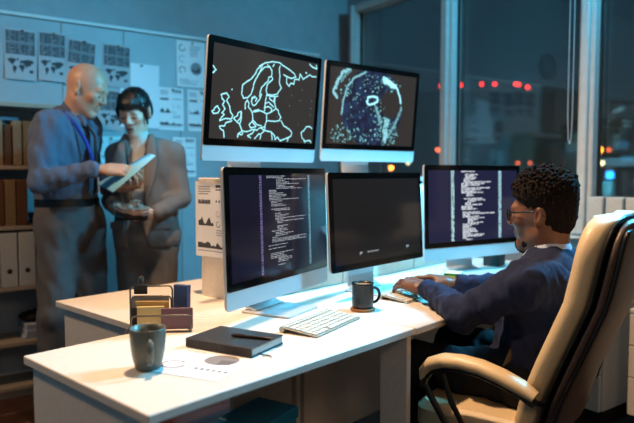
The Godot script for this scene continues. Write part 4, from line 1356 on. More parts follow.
# ---------- cabinets under the window ----------
func build_cabinets() -> void:
	var m := grainy("cabinet_white", Color(0.74, 0.7, 0.65), 0.5, 91, 0.04, 0.05, 3.0)
	var dark := mat("cabinet_plinth", Color(0.03, 0.03, 0.03), 0.7)
	for c in [[1.9, 2.32, 0.385, "white drawer cabinet under the window, nearer the desk"], [2.4, 2.9, 0.29, "white drawer cabinet at the right edge under the window"]]:
		var w: float = c[1] - c[0]
		var dep: float = c[2] - 0.08
		var o := thing("drawer_cabinet", c[3], "cabinet", room_xf(c[2], (c[0] + c[1]) / 2, 0, -PI / 2) , "drawer cabinets under the window")
		# local x along the window, local z into the room
		part(o, "carcass", box(Vector3(w, 0.48, dep - 0.02), 0.003), m, at(0, 0.32, -dep / 2 - 0.01))
		part(o, "top_board", box(Vector3(w + 0.006, 0.018, dep), 0.002), m, at(0, 0.569, -dep / 2))
		part(o, "plinth", box(Vector3(w - 0.04, 0.08, dep - 0.06), 0.002), dark, at(0, 0.04, -dep / 2 - 0.03))
		var ys := [0.083, 0.262, 0.412, 0.559]
		for k in 3:
			var h: float = ys[k + 1] - ys[k] - 0.005
			var d := part(o, "drawer", box(Vector3(w - 0.004, h, 0.018), 0.0025), m, at(0, ys[k] + h / 2, -0.001))
			part(d, "grip", box(Vector3(w * 0.8, 0.004, 0.01), 0.001), dark, at(0, h / 2 + 0.0005, -0.003))
	var white: Material = mats["file_white"]
	for k in 3:
		var f := thing("box_file", ["white box file on the window sill just above the chair's top corner", "white box file on the window sill above the middle of the chair back", "white box file on the window sill at the right edge"][k], "file", room_xf(0.155, [2.163, 2.262, 2.36][k], SILL + 0.0255, -PI / 2 + 0.02 * k), "white box files on the sill")
		part(f, "case", box(Vector3(0.086, 0.2, 0.1), 0.003), white, at(0, 0.1, 0))
		part(f, "spine", box(Vector3(0.082, 0.19, 0.005), 0.002), white, at(0, 0.1, 0.052))
	var bag := thing("dark_bag", "dark bag on the window sill behind the box files at the right", "bag", room_xf(0.15, 2.62, SILL + 0.0255, -PI / 2))
	var acc := new_acc()
	sdf(acc, [["e", Vector3(0, 0.11, 0), Basis.IDENTITY, Vector3(0.17, 0.11, 0.07), 0.03]], 0.012, Transform3D.IDENTITY, 0.01, 16.0, 3)
	part(bag, "body", acc_mesh(acc), mat("bag_cloth", Color(0.04, 0.045, 0.05), 0.9))
	part(bag, "handle", tube(handle_pts(0.0, 0.06, -0.07, 0.07), 0.006), mats["bag_cloth"], Transform3D(Basis(Vector3.BACK, PI / 2), Vector3(0, 0.19, 0)))

# ---------- office chair ----------
func chair_line(y: float) -> float:
	# how far behind the desk's edge the front of the backrest's side lies, at a height
	var ys := [0.46, 0.56, 0.73, 0.85, 0.9355, 1.019, 1.06, 1.09]
	var bs := [0.24, 0.267, 0.335, 0.383, 0.401, 0.417, 0.428, 0.445]
	for i in ys.size() - 1:
		if y <= ys[i + 1]:
			return lerpf(bs[i], bs[i + 1], clampf((y - ys[i]) / (ys[i + 1] - ys[i]), 0.0, 1.0))
	return bs[-1]

func build_chair() -> void:
	var mid := 1.3
	var hw := 0.28
	# the chair is turned a little past the desk, about the left side of its back
	var seat_basis := Basis(Vector3.UP, DESK_TURN + 0.11)
	var seat_xf := Transform3D(seat_basis, desk(1.02, -0.4, 0) - seat_basis * Vector3(-0.28, 0, 0.2))
	var o := thing("office_chair", "cream leather office chair with dark shell under the seated man", "chair", seat_xf)
	var cream := grainy("cream_leather", Color(0.84, 0.74, 0.58), 0.42, 101, 0.08, 0.1, 8.0, 0.04)
	var shell := grainy("shell_leather", Color(0.36, 0.29, 0.25), 0.36, 102, 0.08, 0.25, 8.0, 0.05)
	var black := mat("chair_black", Color(0.05, 0.048, 0.05), 0.35)
	# local x: along the desk, local z: away from the desk; b = -0.2 - z
	var zb := func(behind): return behind - 0.2
	# backrest cushion: a thick slab that follows the line, rounded at the top, sides forward
	var loft := func(front: float, thick: float, grow: float, y0: float, y1: float, side_fwd: float, rim: float) -> ArrayMesh:
		var st := begin()
		var rings := []
		var n := 26
		for i in n + 1:
			var t := float(i) / n
			var y := lerpf(y0, y1, 1.0 - pow(1.0 - t, 1.6))
			var topd := (y1 - y) / 0.12
			var w := (hw + grow) * (1.0 if topd > 1.0 else (0.66 + 0.34 * sqrt(maxf(0.0, 1.0 - pow(1.0 - topd, 2.2)))))
			w *= lerpf(0.86, 1.0, clampf((y - y0) / 0.22, 0.0, 1.0))
			var th := thick * (1.0 if i < n else 0.35)
			if i == n:
				w *= 0.93
			var ring_ := PackedVector3Array()
			var m := 20
			for j in m:          # rounded-rectangle section in x, z
				var ang := TAU * j / m
				var cx := cos(ang)
				var sz := sin(ang)
				var px := signf(cx) * pow(absf(cx), 0.35)
				var pz := signf(sz) * pow(absf(sz), rim)
				var x := px * w
				var lean := side_fwd * (1.0 - pow(absf(px), 2.4))
				ring_.append(Vector3(x, y, zb.call(chair_line(y) + front + lean + th / 2 - pz * th / 2)))
			rings.append(ring_)
		skin(st, rings)
		return finish(st)
	part(o, "backrest_cushion", loft.call(0.0, 0.085, 0.0, 0.46, 1.085, 0.035, 0.6), cream)
	part(o, "piping", loft.call(0.082, 0.016, 0.006, 0.455, 1.09, 0.02, 0.9), black)
	part(o, "backrest_shell", loft.call(0.096, 0.03, 0.0, 0.45, 1.08, 0.028, 0.6), shell)
	var rim := begin()
	for q in [[0.014, 0.0], [-0.012, -0.012]]:
		var line := []
		for i in 41:
			var t := TAU * i / 40.0 * 0.75 - TAU * 0.125 
			var x: float = clampf(cos(t) * 1.5, -1, 1) * (hw - 0.012 + q[1] * 1.6)
			var y: float = clampf(0.76 + sin(t) * 0.46, 0.5, 1.05 + q[1])
			line.append(Vector3(x, y, zb.call(chair_line(y) + 0.126 + 0.008 * (1.0 - absf(x) / hw) + 0.004)))
		add_tube(rim, line, 0.006 if q[1] == 0.0 else 0.004, 6)
	part(o, "shell_rim", finish(rim), black)
	for k in 3:
		part(o, "button", lathe([Vector2(0.0, -0.004), Vector2(0.009, -0.003), Vector2(0.01, 0.002), Vector2(0.0, 0.005)], 12), black, Transform3D(Basis(Vector3.RIGHT, PI / 2 + 0.3), Vector3(-0.13 + 0.13 * k, 0.985, zb.call(chair_line(0.985) + 0.153))))
	# seat
	var st := begin()
	add_slab(st, round_rect(0.52, 0.4, 0.07, 6), -0.05, 0.05, 0.022)
	part(o, "seat_cushion", finish(st), cream, Transform3D(Basis(Vector3.RIGHT, -PI / 2), Vector3(0, 0.43, -0.06)))
	part(o, "seat_pan", slab(round_rect(0.47, 0.36, 0.06, 5), -0.02, 0.02, 0.008), black, Transform3D(Basis(Vector3.RIGHT, -PI / 2), Vector3(0, 0.362, -0.06)))
	# armrests: cream pad over a black bow
	for s in [-1, 1]:
		var x: float = s * 0.305
		var path := [[-0.008, 0.574], [-0.014, 0.6], [-0.034, 0.626], [-0.075, 0.643], [-0.13, 0.648], [-0.19, 0.643], [-0.25, 0.628], [-0.305, 0.608], [-0.345, 0.588]]
		var pts := []
		var under := []
		for p in path:
			pts.append(Vector3(x, p[1], -0.2 - p[0]))
			under.append(Vector3(x, p[1] - 0.02, -0.2 - p[0]))
		var arm := part(o, "armrest_pad", tube(pts, [0.012, 0.019, 0.021, 0.022, 0.022, 0.022, 0.022, 0.021, 0.016], 12, 1.5, Vector3.UP), cream)
		part(arm, "armrest_frame", tube(under, 0.012, 8, 1.7, Vector3.UP), black)
		part(o, "arm_support", tube([Vector3(x, 0.56, -0.186), Vector3(x, 0.52, -0.165), Vector3(x * 0.98, 0.43, -0.11), Vector3(x * 0.9, 0.37, -0.07)], 0.01, 8), black)
		part(o, "arm_support", tube([Vector3(x, 0.6, -0.13), Vector3(x, 0.52, -0.1), Vector3(x * 0.98, 0.43, -0.05), Vector3(x * 0.9, 0.37, 0.0)], 0.009, 8), black)
		part(o, "arm_support", tube([Vector3(x, 0.575, 0.12), Vector3(x * 0.94, 0.565, 0.14), Vector3(x * 0.85, 0.555, 0.15)], 0.009, 8), black)
	# column, star base, castors
	part(o, "back_bar", tube([Vector3(0, 0.35, 0.05), Vector3(0, 0.36, 0.1), Vector3(0, 0.42, 0.135), Vector3(0, 0.52, 0.15)], 0.02, 8, 1.8, Vector3.RIGHT), black)
	part(o, "gas_column", tube([Vector3(0, 0.09, 0.0), Vector3(0, 0.22, 0.0), Vector3(0, 0.23, 0.0), Vector3(0, 0.345, 0.0)], [0.028, 0.028, 0.018, 0.018], 14), black)
	for k in 5:
		var t := TAU * k / 5.0 + 0.3
		var d := Vector3(cos(t), 0, sin(t))
		var leg := part(o, "base_leg", tube([d * 0.02 + Vector3.UP * 0.1, d * 0.2 + Vector3.UP * 0.088, d * 0.3 + Vector3.UP * 0.066], [0.026, 0.019, 0.012], 8), black)
		part(leg, "castor", lathe([Vector2(0, -0.012), Vector2(0.026, -0.012), Vector2(0.028, -0.008), Vector2(0.028, 0.008), Vector2(0.026, 0.012), Vector2(0, 0.012)], 14), black, Transform3D(Basis(Vector3.UP, -t + 0.7) * Basis(Vector3.RIGHT, PI / 2), d * 0.3 + Vector3.UP * 0.029))

# ---------- people ----------
func basis_of(fwd: Vector3, up := Vector3.UP) -> Basis:
	# columns: to the person's left (x), up (y), forward (z)
	var z := fwd.normalized()
	var x := up.cross(z).normalized()
	return Basis(x, z.cross(x), z)

func add_head(acc: Dictionary, xf: Transform3D, cell: float, jaw := 1.0, neck_to := Vector3(0, -0.17, -0.045), neck_r := 0.055) -> void:
	var I := Basis.IDENTITY
	var p := [
		["e", Vector3(0, 0.032, -0.016), I, Vector3(0.076, 0.09, 0.096), 0.02],
		["e", Vector3(0, -0.03, 0.024), I, Vector3(0.061 * jaw, 0.078, 0.066), 0.03],
		["c", Vector3(0.05 * jaw, -0.055, -0.002), Vector3(0.012, -0.098, 0.066), 0.02, 0.017, 0.025],
		["c", Vector3(-0.05 * jaw, -0.055, -0.002), Vector3(-0.012, -0.098, 0.066), 0.02, 0.017, 0.025],
		["e", Vector3(0, -0.097, 0.068), I, Vector3(0.021, 0.017, 0.018), 0.02],
		["c", Vector3(-0.034, 0.027, 0.074), Vector3(0.034, 0.027, 0.074), 0.013, 0.013, 0.018],
		["c", Vector3(0, 0.02, 0.084), Vector3(0, -0.018, 0.103), 0.0085, 0.0115, 0.012],
		["e", Vector3(0.011, -0.024, 0.093), I, Vector3(0.009, 0.008, 0.011), 0.008],
		["e", Vector3(-0.011, -0.024, 0.093), I, Vector3(0.009, 0.008, 0.011), 0.008],
		["e", Vector3(0.038, -0.012, 0.062), I, Vector3(0.025, 0.022, 0.022), 0.02],
		["e", Vector3(-0.038, -0.012, 0.062), I, Vector3(0.025, 0.022, 0.022), 0.02],
		["-", Vector3(0.031, 0.008, 0.1), I, Vector3(0.018, 0.01, 0.018), 0.012],
		["-", Vector3(-0.031, 0.008, 0.1), I, Vector3(0.018, 0.01, 0.018), 0.012],
		["e", Vector3(0.031, 0.007, 0.072), I, Vector3(0.013, 0.0115, 0.013), 0.003],
		["e", Vector3(-0.031, 0.007, 0.072), I, Vector3(0.013, 0.0115, 0.013), 0.003],
		["e", Vector3(0, -0.053, 0.083), I, Vector3(0.023, 0.0065, 0.012), 0.008],
		["e", Vector3(0, -0.065, 0.081), I, Vector3(0.02, 0.0075, 0.012), 0.008],
		["-", Vector3(0, -0.0592, 0.097), I, Vector3(0.026, 0.0022, 0.012), 0.003],
		["c", Vector3(0, -0.05, -0.024), neck_to, neck_r, neck_r * 1.08, 0.03],
	]
	for s in [-1, 1]:
		var eb := Basis.from_euler(Vector3(-0.2, s * 0.45, s * -0.12))
		p.append(["e", Vector3(s * 0.078, -0.002, -0.014), eb, Vector3(0.008, 0.031, 0.018), 0.008])
		p.append(["e", Vector3(s * 0.077, -0.026, -0.006), eb, Vector3(0.007, 0.01, 0.009), 0.008])
		p.append(["-", Vector3(s * 0.088, 0.003, -0.009), eb, Vector3(0.006, 0.019, 0.009), 0.005])
	sdf(acc, p, cell, xf)

func add_eyes(o: Node3D, xf: Transform3D, lid: float) -> void:
	var white := mat("eye_white", Color(0.75, 0.73, 0.7), 0.2)
	var iris := mat("eye_iris", Color(0.03, 0.02, 0.015), 0.1)
	for s in [-1, 1]:
		var e := part(o, "eye", lathe([Vector2(0, -0.011), Vector2(0.0078, -0.0078), Vector2(0.011, 0), Vector2(0.0078, 0.0078), Vector2(0, 0.011)], 14), white, xf * at(s * 0.031, 0.006 - lid, 0.0755))
		part(e, "iris", lathe([Vector2(0, -0.002), Vector2(0.0052, -0.001), Vector2(0.0, 0.0018)], 12), iris, Transform3D(Basis(Vector3.RIGHT, PI / 2 + 0.35), Vector3(0, -0.003, 0.0108)))

func add_lashes(o: Node3D, xf: Transform3D, m: Material) -> void:
	for s in [-1, 1]:
		part(o, "eyelash", tube([xf * Vector3(s * 0.018, 0.001, 0.082), xf * Vector3(s * 0.026, -0.001, 0.0868), xf * Vector3(s * 0.036, -0.001, 0.0855), xf * Vector3(s * 0.045, 0.002, 0.077)], [0.0012, 0.0024, 0.0024, 0.0012], 6), m)

# a hand: local y along the fingers, z out of the back of the hand, x towards the thumb; mirror it with s
func add_hand(acc: Dictionary, xf: Transform3D, curl: Array, spread := 1.0, thumb := 0.5, scale_ := 1.0, cell := 0.0034) -> void:
	var p := []
	var palm_n := Vector3(0, 0, 1)
	p.append(["c", Vector3(0.0, -0.035, 0), Vector3(0, 0.01, 0), 0.026, 0.03, 0.015, palm_n, 0.72])
	p.append(["c", Vector3(0.02, 0.015, 0), Vector3(0.025, 0.07, 0.002), 0.016, 0.0125, 0.012])
	p.append(["c", Vector3(0.005, 0.015, 0.002), Vector3(0.008, 0.075, 0.004), 0.016, 0.013, 0.012])
	p.append(["c", Vector3(-0.01, 0.013, 0), Vector3(-0.01, 0.072, 0.003), 0.016, 0.0125, 0.012])
	p.append(["c", Vector3(-0.02, 0.012, -0.003), Vector3(-0.026, 0.063, 0), 0.015, 0.0115, 0.012])
	p.append(["c", Vector3(0.022, 0.005, -0.008), Vector3(0.034, 0.035, -0.014), 0.016, 0.014, 0.014])
	var roots := [Vector3(0.026, 0.074, 0.001), Vector3(0.0085, 0.08, 0.003), Vector3(-0.0095, 0.077, 0.002), Vector3(-0.027, 0.067, -0.001)]
	var lens := [[0.04, 0.024, 0.02], [0.044, 0.028, 0.021], [0.041, 0.026, 0.021], [0.032, 0.02, 0.018]]
	var radii := [0.0085, 0.0088, 0.0084, 0.0075]
	for f in 4:
		var a: Vector3 = roots[f]
		var out := (1.5 - f) * 0.07 * spread
		var ang := 0.0
		var r: float = radii[f]
		for j in 3:
			ang += curl[f] * [0.8, 1.1, 0.75][j]
			var d := Vector3(sin(out) * cos(ang), cos(out) * cos(ang), -sin(ang))
			var b: Vector3 = a + d * lens[f][j]
			p.append(["c", a, b, r, r * 0.92, 0.004 if j else 0.009])
			a = b
			r *= 0.92
	var t0 := Vector3(0.034, 0.032, -0.014)
	var t1 := t0 + Vector3(0.62, 0.72, -0.35 - thumb * 0.3).normalized() * 0.036
	var t2 := t1 + Vector3(0.3 - thumb * 0.5, 0.85, -0.3 - thumb * 0.25).normalized() * 0.028
	p.append(["c", t0, t1, 0.0115, 0.0095, 0.01])
	p.append(["c", t1, t2, 0.0098, 0.0078, 0.004])
	var sc := Basis.from_scale(Vector3.ONE * scale_)
	sdf(acc, p, cell, xf * Transform3D(sc, Vector3.ZERO))

func hand_frame(wrist: Vector3, along: Vector3, back: Vector3, thumb_dir: Vector3) -> Transform3D:
	var y := along.normalized()
	var z := (back - y * back.dot(y)).normalized()
	var x := y.cross(z)
	if x.dot(thumb_dir) < 0.0:
		x = -x
	return Transform3D(Basis(x, y, z), wrist + y * 0.03)

func cloth(called: String, c: Color, seed_: int, relief := 0.05, scale_ := 14.0) -> StandardMaterial3D:
	var m := grainy(called, c, 0.85, seed_, 0.12, 0.14, scale_, relief, 0.3)
	m.rim_enabled = true
	m.rim = 0.25
	m.rim_tint = 0.6
	return m

func shoe(o: Node3D, heel: Vector3, fwd: Vector3, m: Material) -> void:
	var f := Vector3(fwd.x, 0, fwd.z).normalized()
	var acc := new_acc()
	var y := Vector3.UP
	sdf(acc, [["c", heel + y * 0.05, heel + y * 0.038 + f * 0.12, 0.042, 0.04, 0.03], ["c", heel + y * 0.036 + f * 0.1, heel + y * 0.03 + f * 0.2, 0.04, 0.03, 0.03], ["c", heel + y * 0.02, heel + y * 0.014 + f * 0.2, 0.02, 0.014, 0.02], ["c", heel + y * 0.05, heel + y * 0.1 - f * 0.0, 0.04, 0.04, 0.03]], 0.011)
	part(o, "shoe", acc_mesh(acc), m)

func ribbon(pts: Array, w: float, m: Material, o: Node3D, called := "lanyard") -> MeshInstance3D:
	return part(o, called, tube(pts, w, 6, 0.25, Vector3.UP), m)

# ---------- the seated man ----------
func seated_person() -> void:
	var o := thing("person", "seated man in navy sweater and glasses typing at the right desk", "person", at(desk(1.33, -0.3, 0).x, 0.0, desk(1.33, -0.3, 0).z))
	var off := Transform3D(Basis.IDENTITY, -o.position)
	var fwd := (desk(0, 1, 0) - desk(0, 0, 0)).normalized()
	var rgt := (desk(1, 0, 0) - desk(0, 0, 0)).normalized()
	var skin_m := mat("skin_brown", Color(0.42, 0.27, 0.19), 0.45)
	skin_m.subsurf_scatter_enabled = true
	skin_m.subsurf_scatter_strength = 0.08
	var J := {
		"pelvis": desk(1.315, -0.235, 0.55), "waist": desk(1.315, -0.25, 0.66), "chest": desk(1.325, -0.255, 0.79), "collar": desk(1.33, -0.255, 0.885), "neck": desk(1.33, -0.245, 0.945),
		"sl": desk(1.145, -0.25, 0.868), "sr": desk(1.515, -0.25, 0.868), "el": desk(1.11, -0.055, 0.755), "er": desk(1.585, -0.03, 0.765), "wl": desk(1.252, 0.168, 0.787), "wr": desk(1.435, 0.15, 0.785),
		"hl": desk(1.225, -0.21, 0.545), "hr": desk(1.41, -0.21, 0.545), "kl": desk(1.16, 0.14, 0.545), "kr": desk(1.43, 0.16, 0.555), "al": desk(1.18, 0.16, 0.1), "ar": desk(1.44, 0.2, 0.1)}
	# head: turned to the screens, seen in profile
	var look := Vector3(-0.82, -0.1, -0.57)
	var hb := basis_of(look, Vector3(-0.08, 1, 0))
	var head := Transform3D(hb, Vector3(0.728, 1.071, -1.995))
	# the body, one continuous skin: coarse under the clothes, fine at head and hands
	var acc := new_acc()
	var bones := []
	for b in [["pelvis", "waist", 0.1, 0.09], ["waist", "chest", 0.09, 0.1], ["chest", "collar", 0.1, 0.06], ["collar", "neck", 0.05, 0.045], ["collar", "sl", 0.05, 0.045], ["collar", "sr", 0.05, 0.045], ["sl", "el", 0.042, 0.034], ["el", "wl", 0.034, 0.027], ["sr", "er", 0.042, 0.034], ["er", "wr", 0.034, 0.027], ["pelvis", "hl", 0.08, 0.08], ["pelvis", "hr", 0.08, 0.08], ["hl", "kl", 0.072, 0.05], ["hr", "kr", 0.072, 0.05], ["kl", "al", 0.048, 0.032], ["kr", "ar", 0.048, 0.032]]:
		bones.append(["c", J[b[0]], J[b[1]], b[2], b[3], 0.03])
	sdf(acc, bones, 0.014, off)
	add_head(acc, off * head, 0.0042, 0.97, head.affine_inverse() * (J.neck + Vector3(0, -0.02, 0)), 0.057)
	# typing hands
	add_hand(acc, off * hand_frame(J.wl - Vector3.UP * 0.002, desk(1.278, 0.28, 0.797) - J.wl, Vector3.UP + fwd * 0.15 - rgt * 0.3, rgt), [0.3, 0.34, 0.38, 0.36], 1.9, 0.3, 1.0)
	add_hand(acc, off * hand_frame(J.wr - Vector3.UP * 0.002, desk(1.4, 0.245, 0.8) - J.wr, Vector3.UP + fwd * 0.15 + rgt * 0.2, -rgt), [0.3, 0.34, 0.38, 0.36], 1.7, 0.3, 1.0)
	part(o, "body", acc_mesh(acc), skin_m)
	add_eyes(o, off * head, 0.0)
	# sweater
	var navy := cloth("navy_knit", Color(0.115, 0.145, 0.25), 111, 0.06, 18.0)
	acc = new_acc()
	var flat := fwd
	sdf(acc, [
		["c", desk(1.315, -0.235, 0.53), desk(1.315, -0.25, 0.68), 0.165, 0.155, 0.04, flat, 0.78],
		["c", desk(1.315, -0.25, 0.68), desk(1.325, -0.255, 0.8), 0.155, 0.175, 0.05, flat, 0.74],
		["c", desk(1.26, -0.255, 0.82), desk(1.4, -0.255, 0.82), 0.1, 0.1, 0.05],
		["c", J.collar, J.sl + Vector3(0, -0.004, 0), 0.062, 0.064, 0.05], ["c", J.collar, J.sr + Vector3(0, -0.004, 0), 0.062, 0.064, 0.05],
		["c", desk(1.33, -0.25, 0.865), desk(1.33, -0.247, 0.895), 0.08, 0.066, 0.03],
		["c", desk(1.31, -0.18, 0.6), desk(1.32, -0.22, 0.73), 0.115, 0.12, 0.05],
		["c", J.sl, J.el, 0.066, 0.055, 0.04], ["c", J.el, J.wl + (J.el - J.wl).normalized() * 0.02, 0.054, 0.036, 0.02],
		["c", J.sr, J.er, 0.066, 0.055, 0.04], ["c", J.er, J.wr + (J.er - J.wr).normalized() * 0.02, 0.054, 0.036, 0.02],
	], 0.0105, off, 0.016, 14.0, 8)
	part(o, "sweater", acc_mesh(acc), navy)
	for c in [[J.wl, J.el], [J.wr, J.er]]:
		var d: Vector3 = (c[1] - c[0]).normalized()
		part(o, "cuff", tube([off * (c[0] - d * 0.004), off * (c[0] - d * 0.002), off * (c[0] + d * 0.03), off * (c[0] + d * 0.034)], [0.033, 0.036, 0.037, 0.034], 16), navy)
	# shirt collar above the sweater
	var white := cloth("shirt_pale", Color(0.7, 0.75, 0.84), 112, 0.02, 20.0)
	acc = new_acc()
	sdf(acc, [["c", desk(1.33, -0.25, 0.9), desk(1.33, -0.243, 0.947), 0.076, 0.069, 0.02], ["c", desk(1.30, -0.185, 0.925), desk(1.27, -0.2, 0.9), 0.02, 0.012, 0.02], ["c", desk(1.36, -0.185, 0.925), desk(1.39, -0.2, 0.9), 0.02, 0.012, 0.02], ["-", desk(1.33, -0.23, 0.985), Basis.IDENTITY, Vector3(0.058, 0.045, 0.058), 0.006]], 0.0065, off)
	part(o, "shirt_collar", acc_mesh(acc), white)
	# trousers and shoes
	acc = new_acc()
	sdf(acc, [["c", desk(1.24, -0.22, 0.54), desk(1.395, -0.22, 0.54), 0.1, 0.1, 0.04], ["c", J.hl, J.kl, 0.093, 0.07, 0.05], ["c", J.hr, J.kr, 0.093, 0.07, 0.05], ["c", J.kl, J.al, 0.068, 0.052, 0.03], ["c", J.kr, J.ar, 0.068, 0.052, 0.03]], 0.013, off, 0.014, 14.0, 9)
	part(o, "trousers", acc_mesh(acc), cloth("dark_trousers", Color(0.09, 0.095, 0.12), 113))
	for a in ["al", "ar"]:
		shoe(o, off * Vector3(J[a].x, 0.0, J[a].z), fwd, mat("shoe_black", Color(0.02, 0.018, 0.016), 0.4))
	# badge strap hanging from the waist
	part(o, "belt_strap", tube([off * desk(1.165, -0.2, 0.655), off * desk(1.15, -0.185, 0.6), off * desk(1.145, -0.175, 0.555)], 0.011, 6, 0.25, Vector3.UP), mat("strap_tan", Color(0.4, 0.33, 0.24), 0.7))
	# hair: a close cap and a crown of short twists
	var hair := mat("hair_black", Color(0.11, 0.085, 0.075), 0.95, 0.0, 0.25)
	acc = new_acc()
	sdf(acc, [["e", Vector3(0, 0.058, -0.02), Basis.IDENTITY, Vector3(0.083, 0.088, 0.099), 0.02], ["e", Vector3(0, 0.08, -0.01), Basis.IDENTITY, Vector3(0.083, 0.052, 0.088), 0.03], ["e", Vector3(0, -0.005, -0.042), Basis.IDENTITY, Vector3(0.069, 0.078, 0.064), 0.03],
		["-", Vector3(0, -0.03, 0.1), Basis.IDENTITY, Vector3(0.14, 0.1, 0.105), 0.01], ["-", Vector3(0, -0.165, -0.02), Basis.IDENTITY, Vector3(0.2, 0.09, 0.14), 0.01],
		["-", Vector3(0.1, -0.012, 0.0), Basis.IDENTITY, Vector3(0.03, 0.035, 0.024), 0.005], ["-", Vector3(-0.1, -0.012, 0.0), Basis.IDENTITY, Vector3(0.03, 0.035, 0.024), 0.005]], 0.005, off * head, 0.006, 90.0, 4)
	var h := part(o, "hair", acc_mesh(acc), hair)
	var curls := begin()
	var g := RandomNumberGenerator.new()
	g.seed = 12
	for k in 560:
		var yy := 1.0 - 1.15 * (k + 0.5) / 560.0
		var t := k * 2.399963
		var rr := sqrt(maxf(0.0, 1.0 - yy * yy))
		var n := Vector3(cos(t) * rr, yy, sin(t) * rr)
		if n.z > 0.35 and n.y < 0.32 or n.y < 0.1 and n.z > -0.15:
			continue
		var base := Vector3(0, 0.05, -0.018) + Vector3(n.x * 0.081, n.y * 0.086, n.z * 0.091)
		var len_ := (0.008 + 0.013 * smoothstep(0.0, 0.6, n.y)) * g.randf_range(0.75, 1.25)
		var side := Vector3(g.randf_range(-1, 1), g.randf_range(-0.6, 0.6), g.randf_range(-1, 1)) * 0.45
		var d1 := (n + side).normalized()
		var d2 := (n + side.rotated(n, 1.6) * 1.3).normalized()
		var w := g.randf_range(0.005, 0.0075)
		add_tube(curls, [base - n * 0.004, base + d1 * len_ * 0.5, base + d1 * len_ * 0.5 + d2 * len_ * 0.4, base + d1 * len_ * 0.5 + d2 * len_ * 0.6 + n * len_ * 0.12], [w, w * 1.15, w * 1.0, w * 0.6], 5)
	var cm := part(h, "twists", finish(curls), hair, off * head)
	cm.set_meta("kind", "stuff")
	# beard and brows
	acc = new_acc()
	sdf(acc, [["c", Vector3(0.0, -0.096, 0.07), Vector3(0.0, -0.11, 0.064), 0.0235, 0.019, 0.012], ["c", Vector3(0.0, -0.098, 0.068), Vector3(0.03, -0.086, 0.045), 0.0205, 0.0185, 0.012], ["c", Vector3(0.0, -0.098, 0.068), Vector3(-0.03, -0.086, 0.045), 0.0205, 0.0185, 0.012],
		["c", Vector3(0.005, -0.046, 0.09), Vector3(0.023, -0.054, 0.078), 0.005, 0.004, 0.004], ["c", Vector3(-0.005, -0.046, 0.09), Vector3(-0.023, -0.054, 0.078), 0.005, 0.004, 0.004]], 0.0045, off * head, 0.003, 120.0, 6)
	part(o, "beard", acc_mesh(acc), hair)
	for s in [-1, 1]:
		part(o, "eyebrow", tube([head_pt(off * head, s * 0.014, 0.027, 0.088), head_pt(off * head, s * 0.03, 0.031, 0.086), head_pt(off * head, s * 0.046, 0.025, 0.074)], [0.003, 0.0035, 0.0015], 6), hair)
	glasses(o, off * head)

func head_pt(xf: Transform3D, x: float, y: float, z: float) -> Vector3:
	return xf * Vector3(x, y, z)

func glasses(o: Node3D, xf: Transform3D) -> void:
	var black := mat("glasses_black", Color(0.012, 0.012, 0.012), 0.25)
	var lens := mat("glasses_lens", Color(0.6, 0.75, 0.8, 0.08), 0.0)
	lens.transparency = BaseMaterial3D.TRANSPARENCY_ALPHA
	var f := part(o, "glasses", tube([Vector3(-0.008, 0.012, 0.105), Vector3(0, 0.014, 0.107), Vector3(0.008, 0.012, 0.105)], 0.0026, 8), black, xf)
	for s in [-1, 1]:
		var pts := []
		for v in round_rect(0.048, 0.036, 0.012, 3):
			pts.append(Vector3(s * 0.033 + v.x, 0.006 + v.y, 0.103 - absf(s * 0.033 + v.x) * 0.18))
		pts.append(pts[0])
		pts.append(pts[1])
		part(f, "rim", tube(pts, 0.0026, 6), black)
		part(f, "lens", slab(round_rect(0.045, 0.033, 0.011, 3), -0.0008, 0.0008, 0.0), lens, Transform3D(Basis(Vector3.UP, s * 0.18), Vector3(s * 0.033, 0.006, 0.097)))
		part(f, "temple", tube([Vector3(s * 0.057, 0.014, 0.092), Vector3(s * 0.068, 0.015, 0.06), Vector3(s * 0.078, 0.016, 0.02), Vector3(s * 0.081, 0.014, -0.012), Vector3(s * 0.081, -0.004, -0.03)], [0.0032, 0.0034, 0.0034, 0.003, 0.002], 6, 0.7), black)

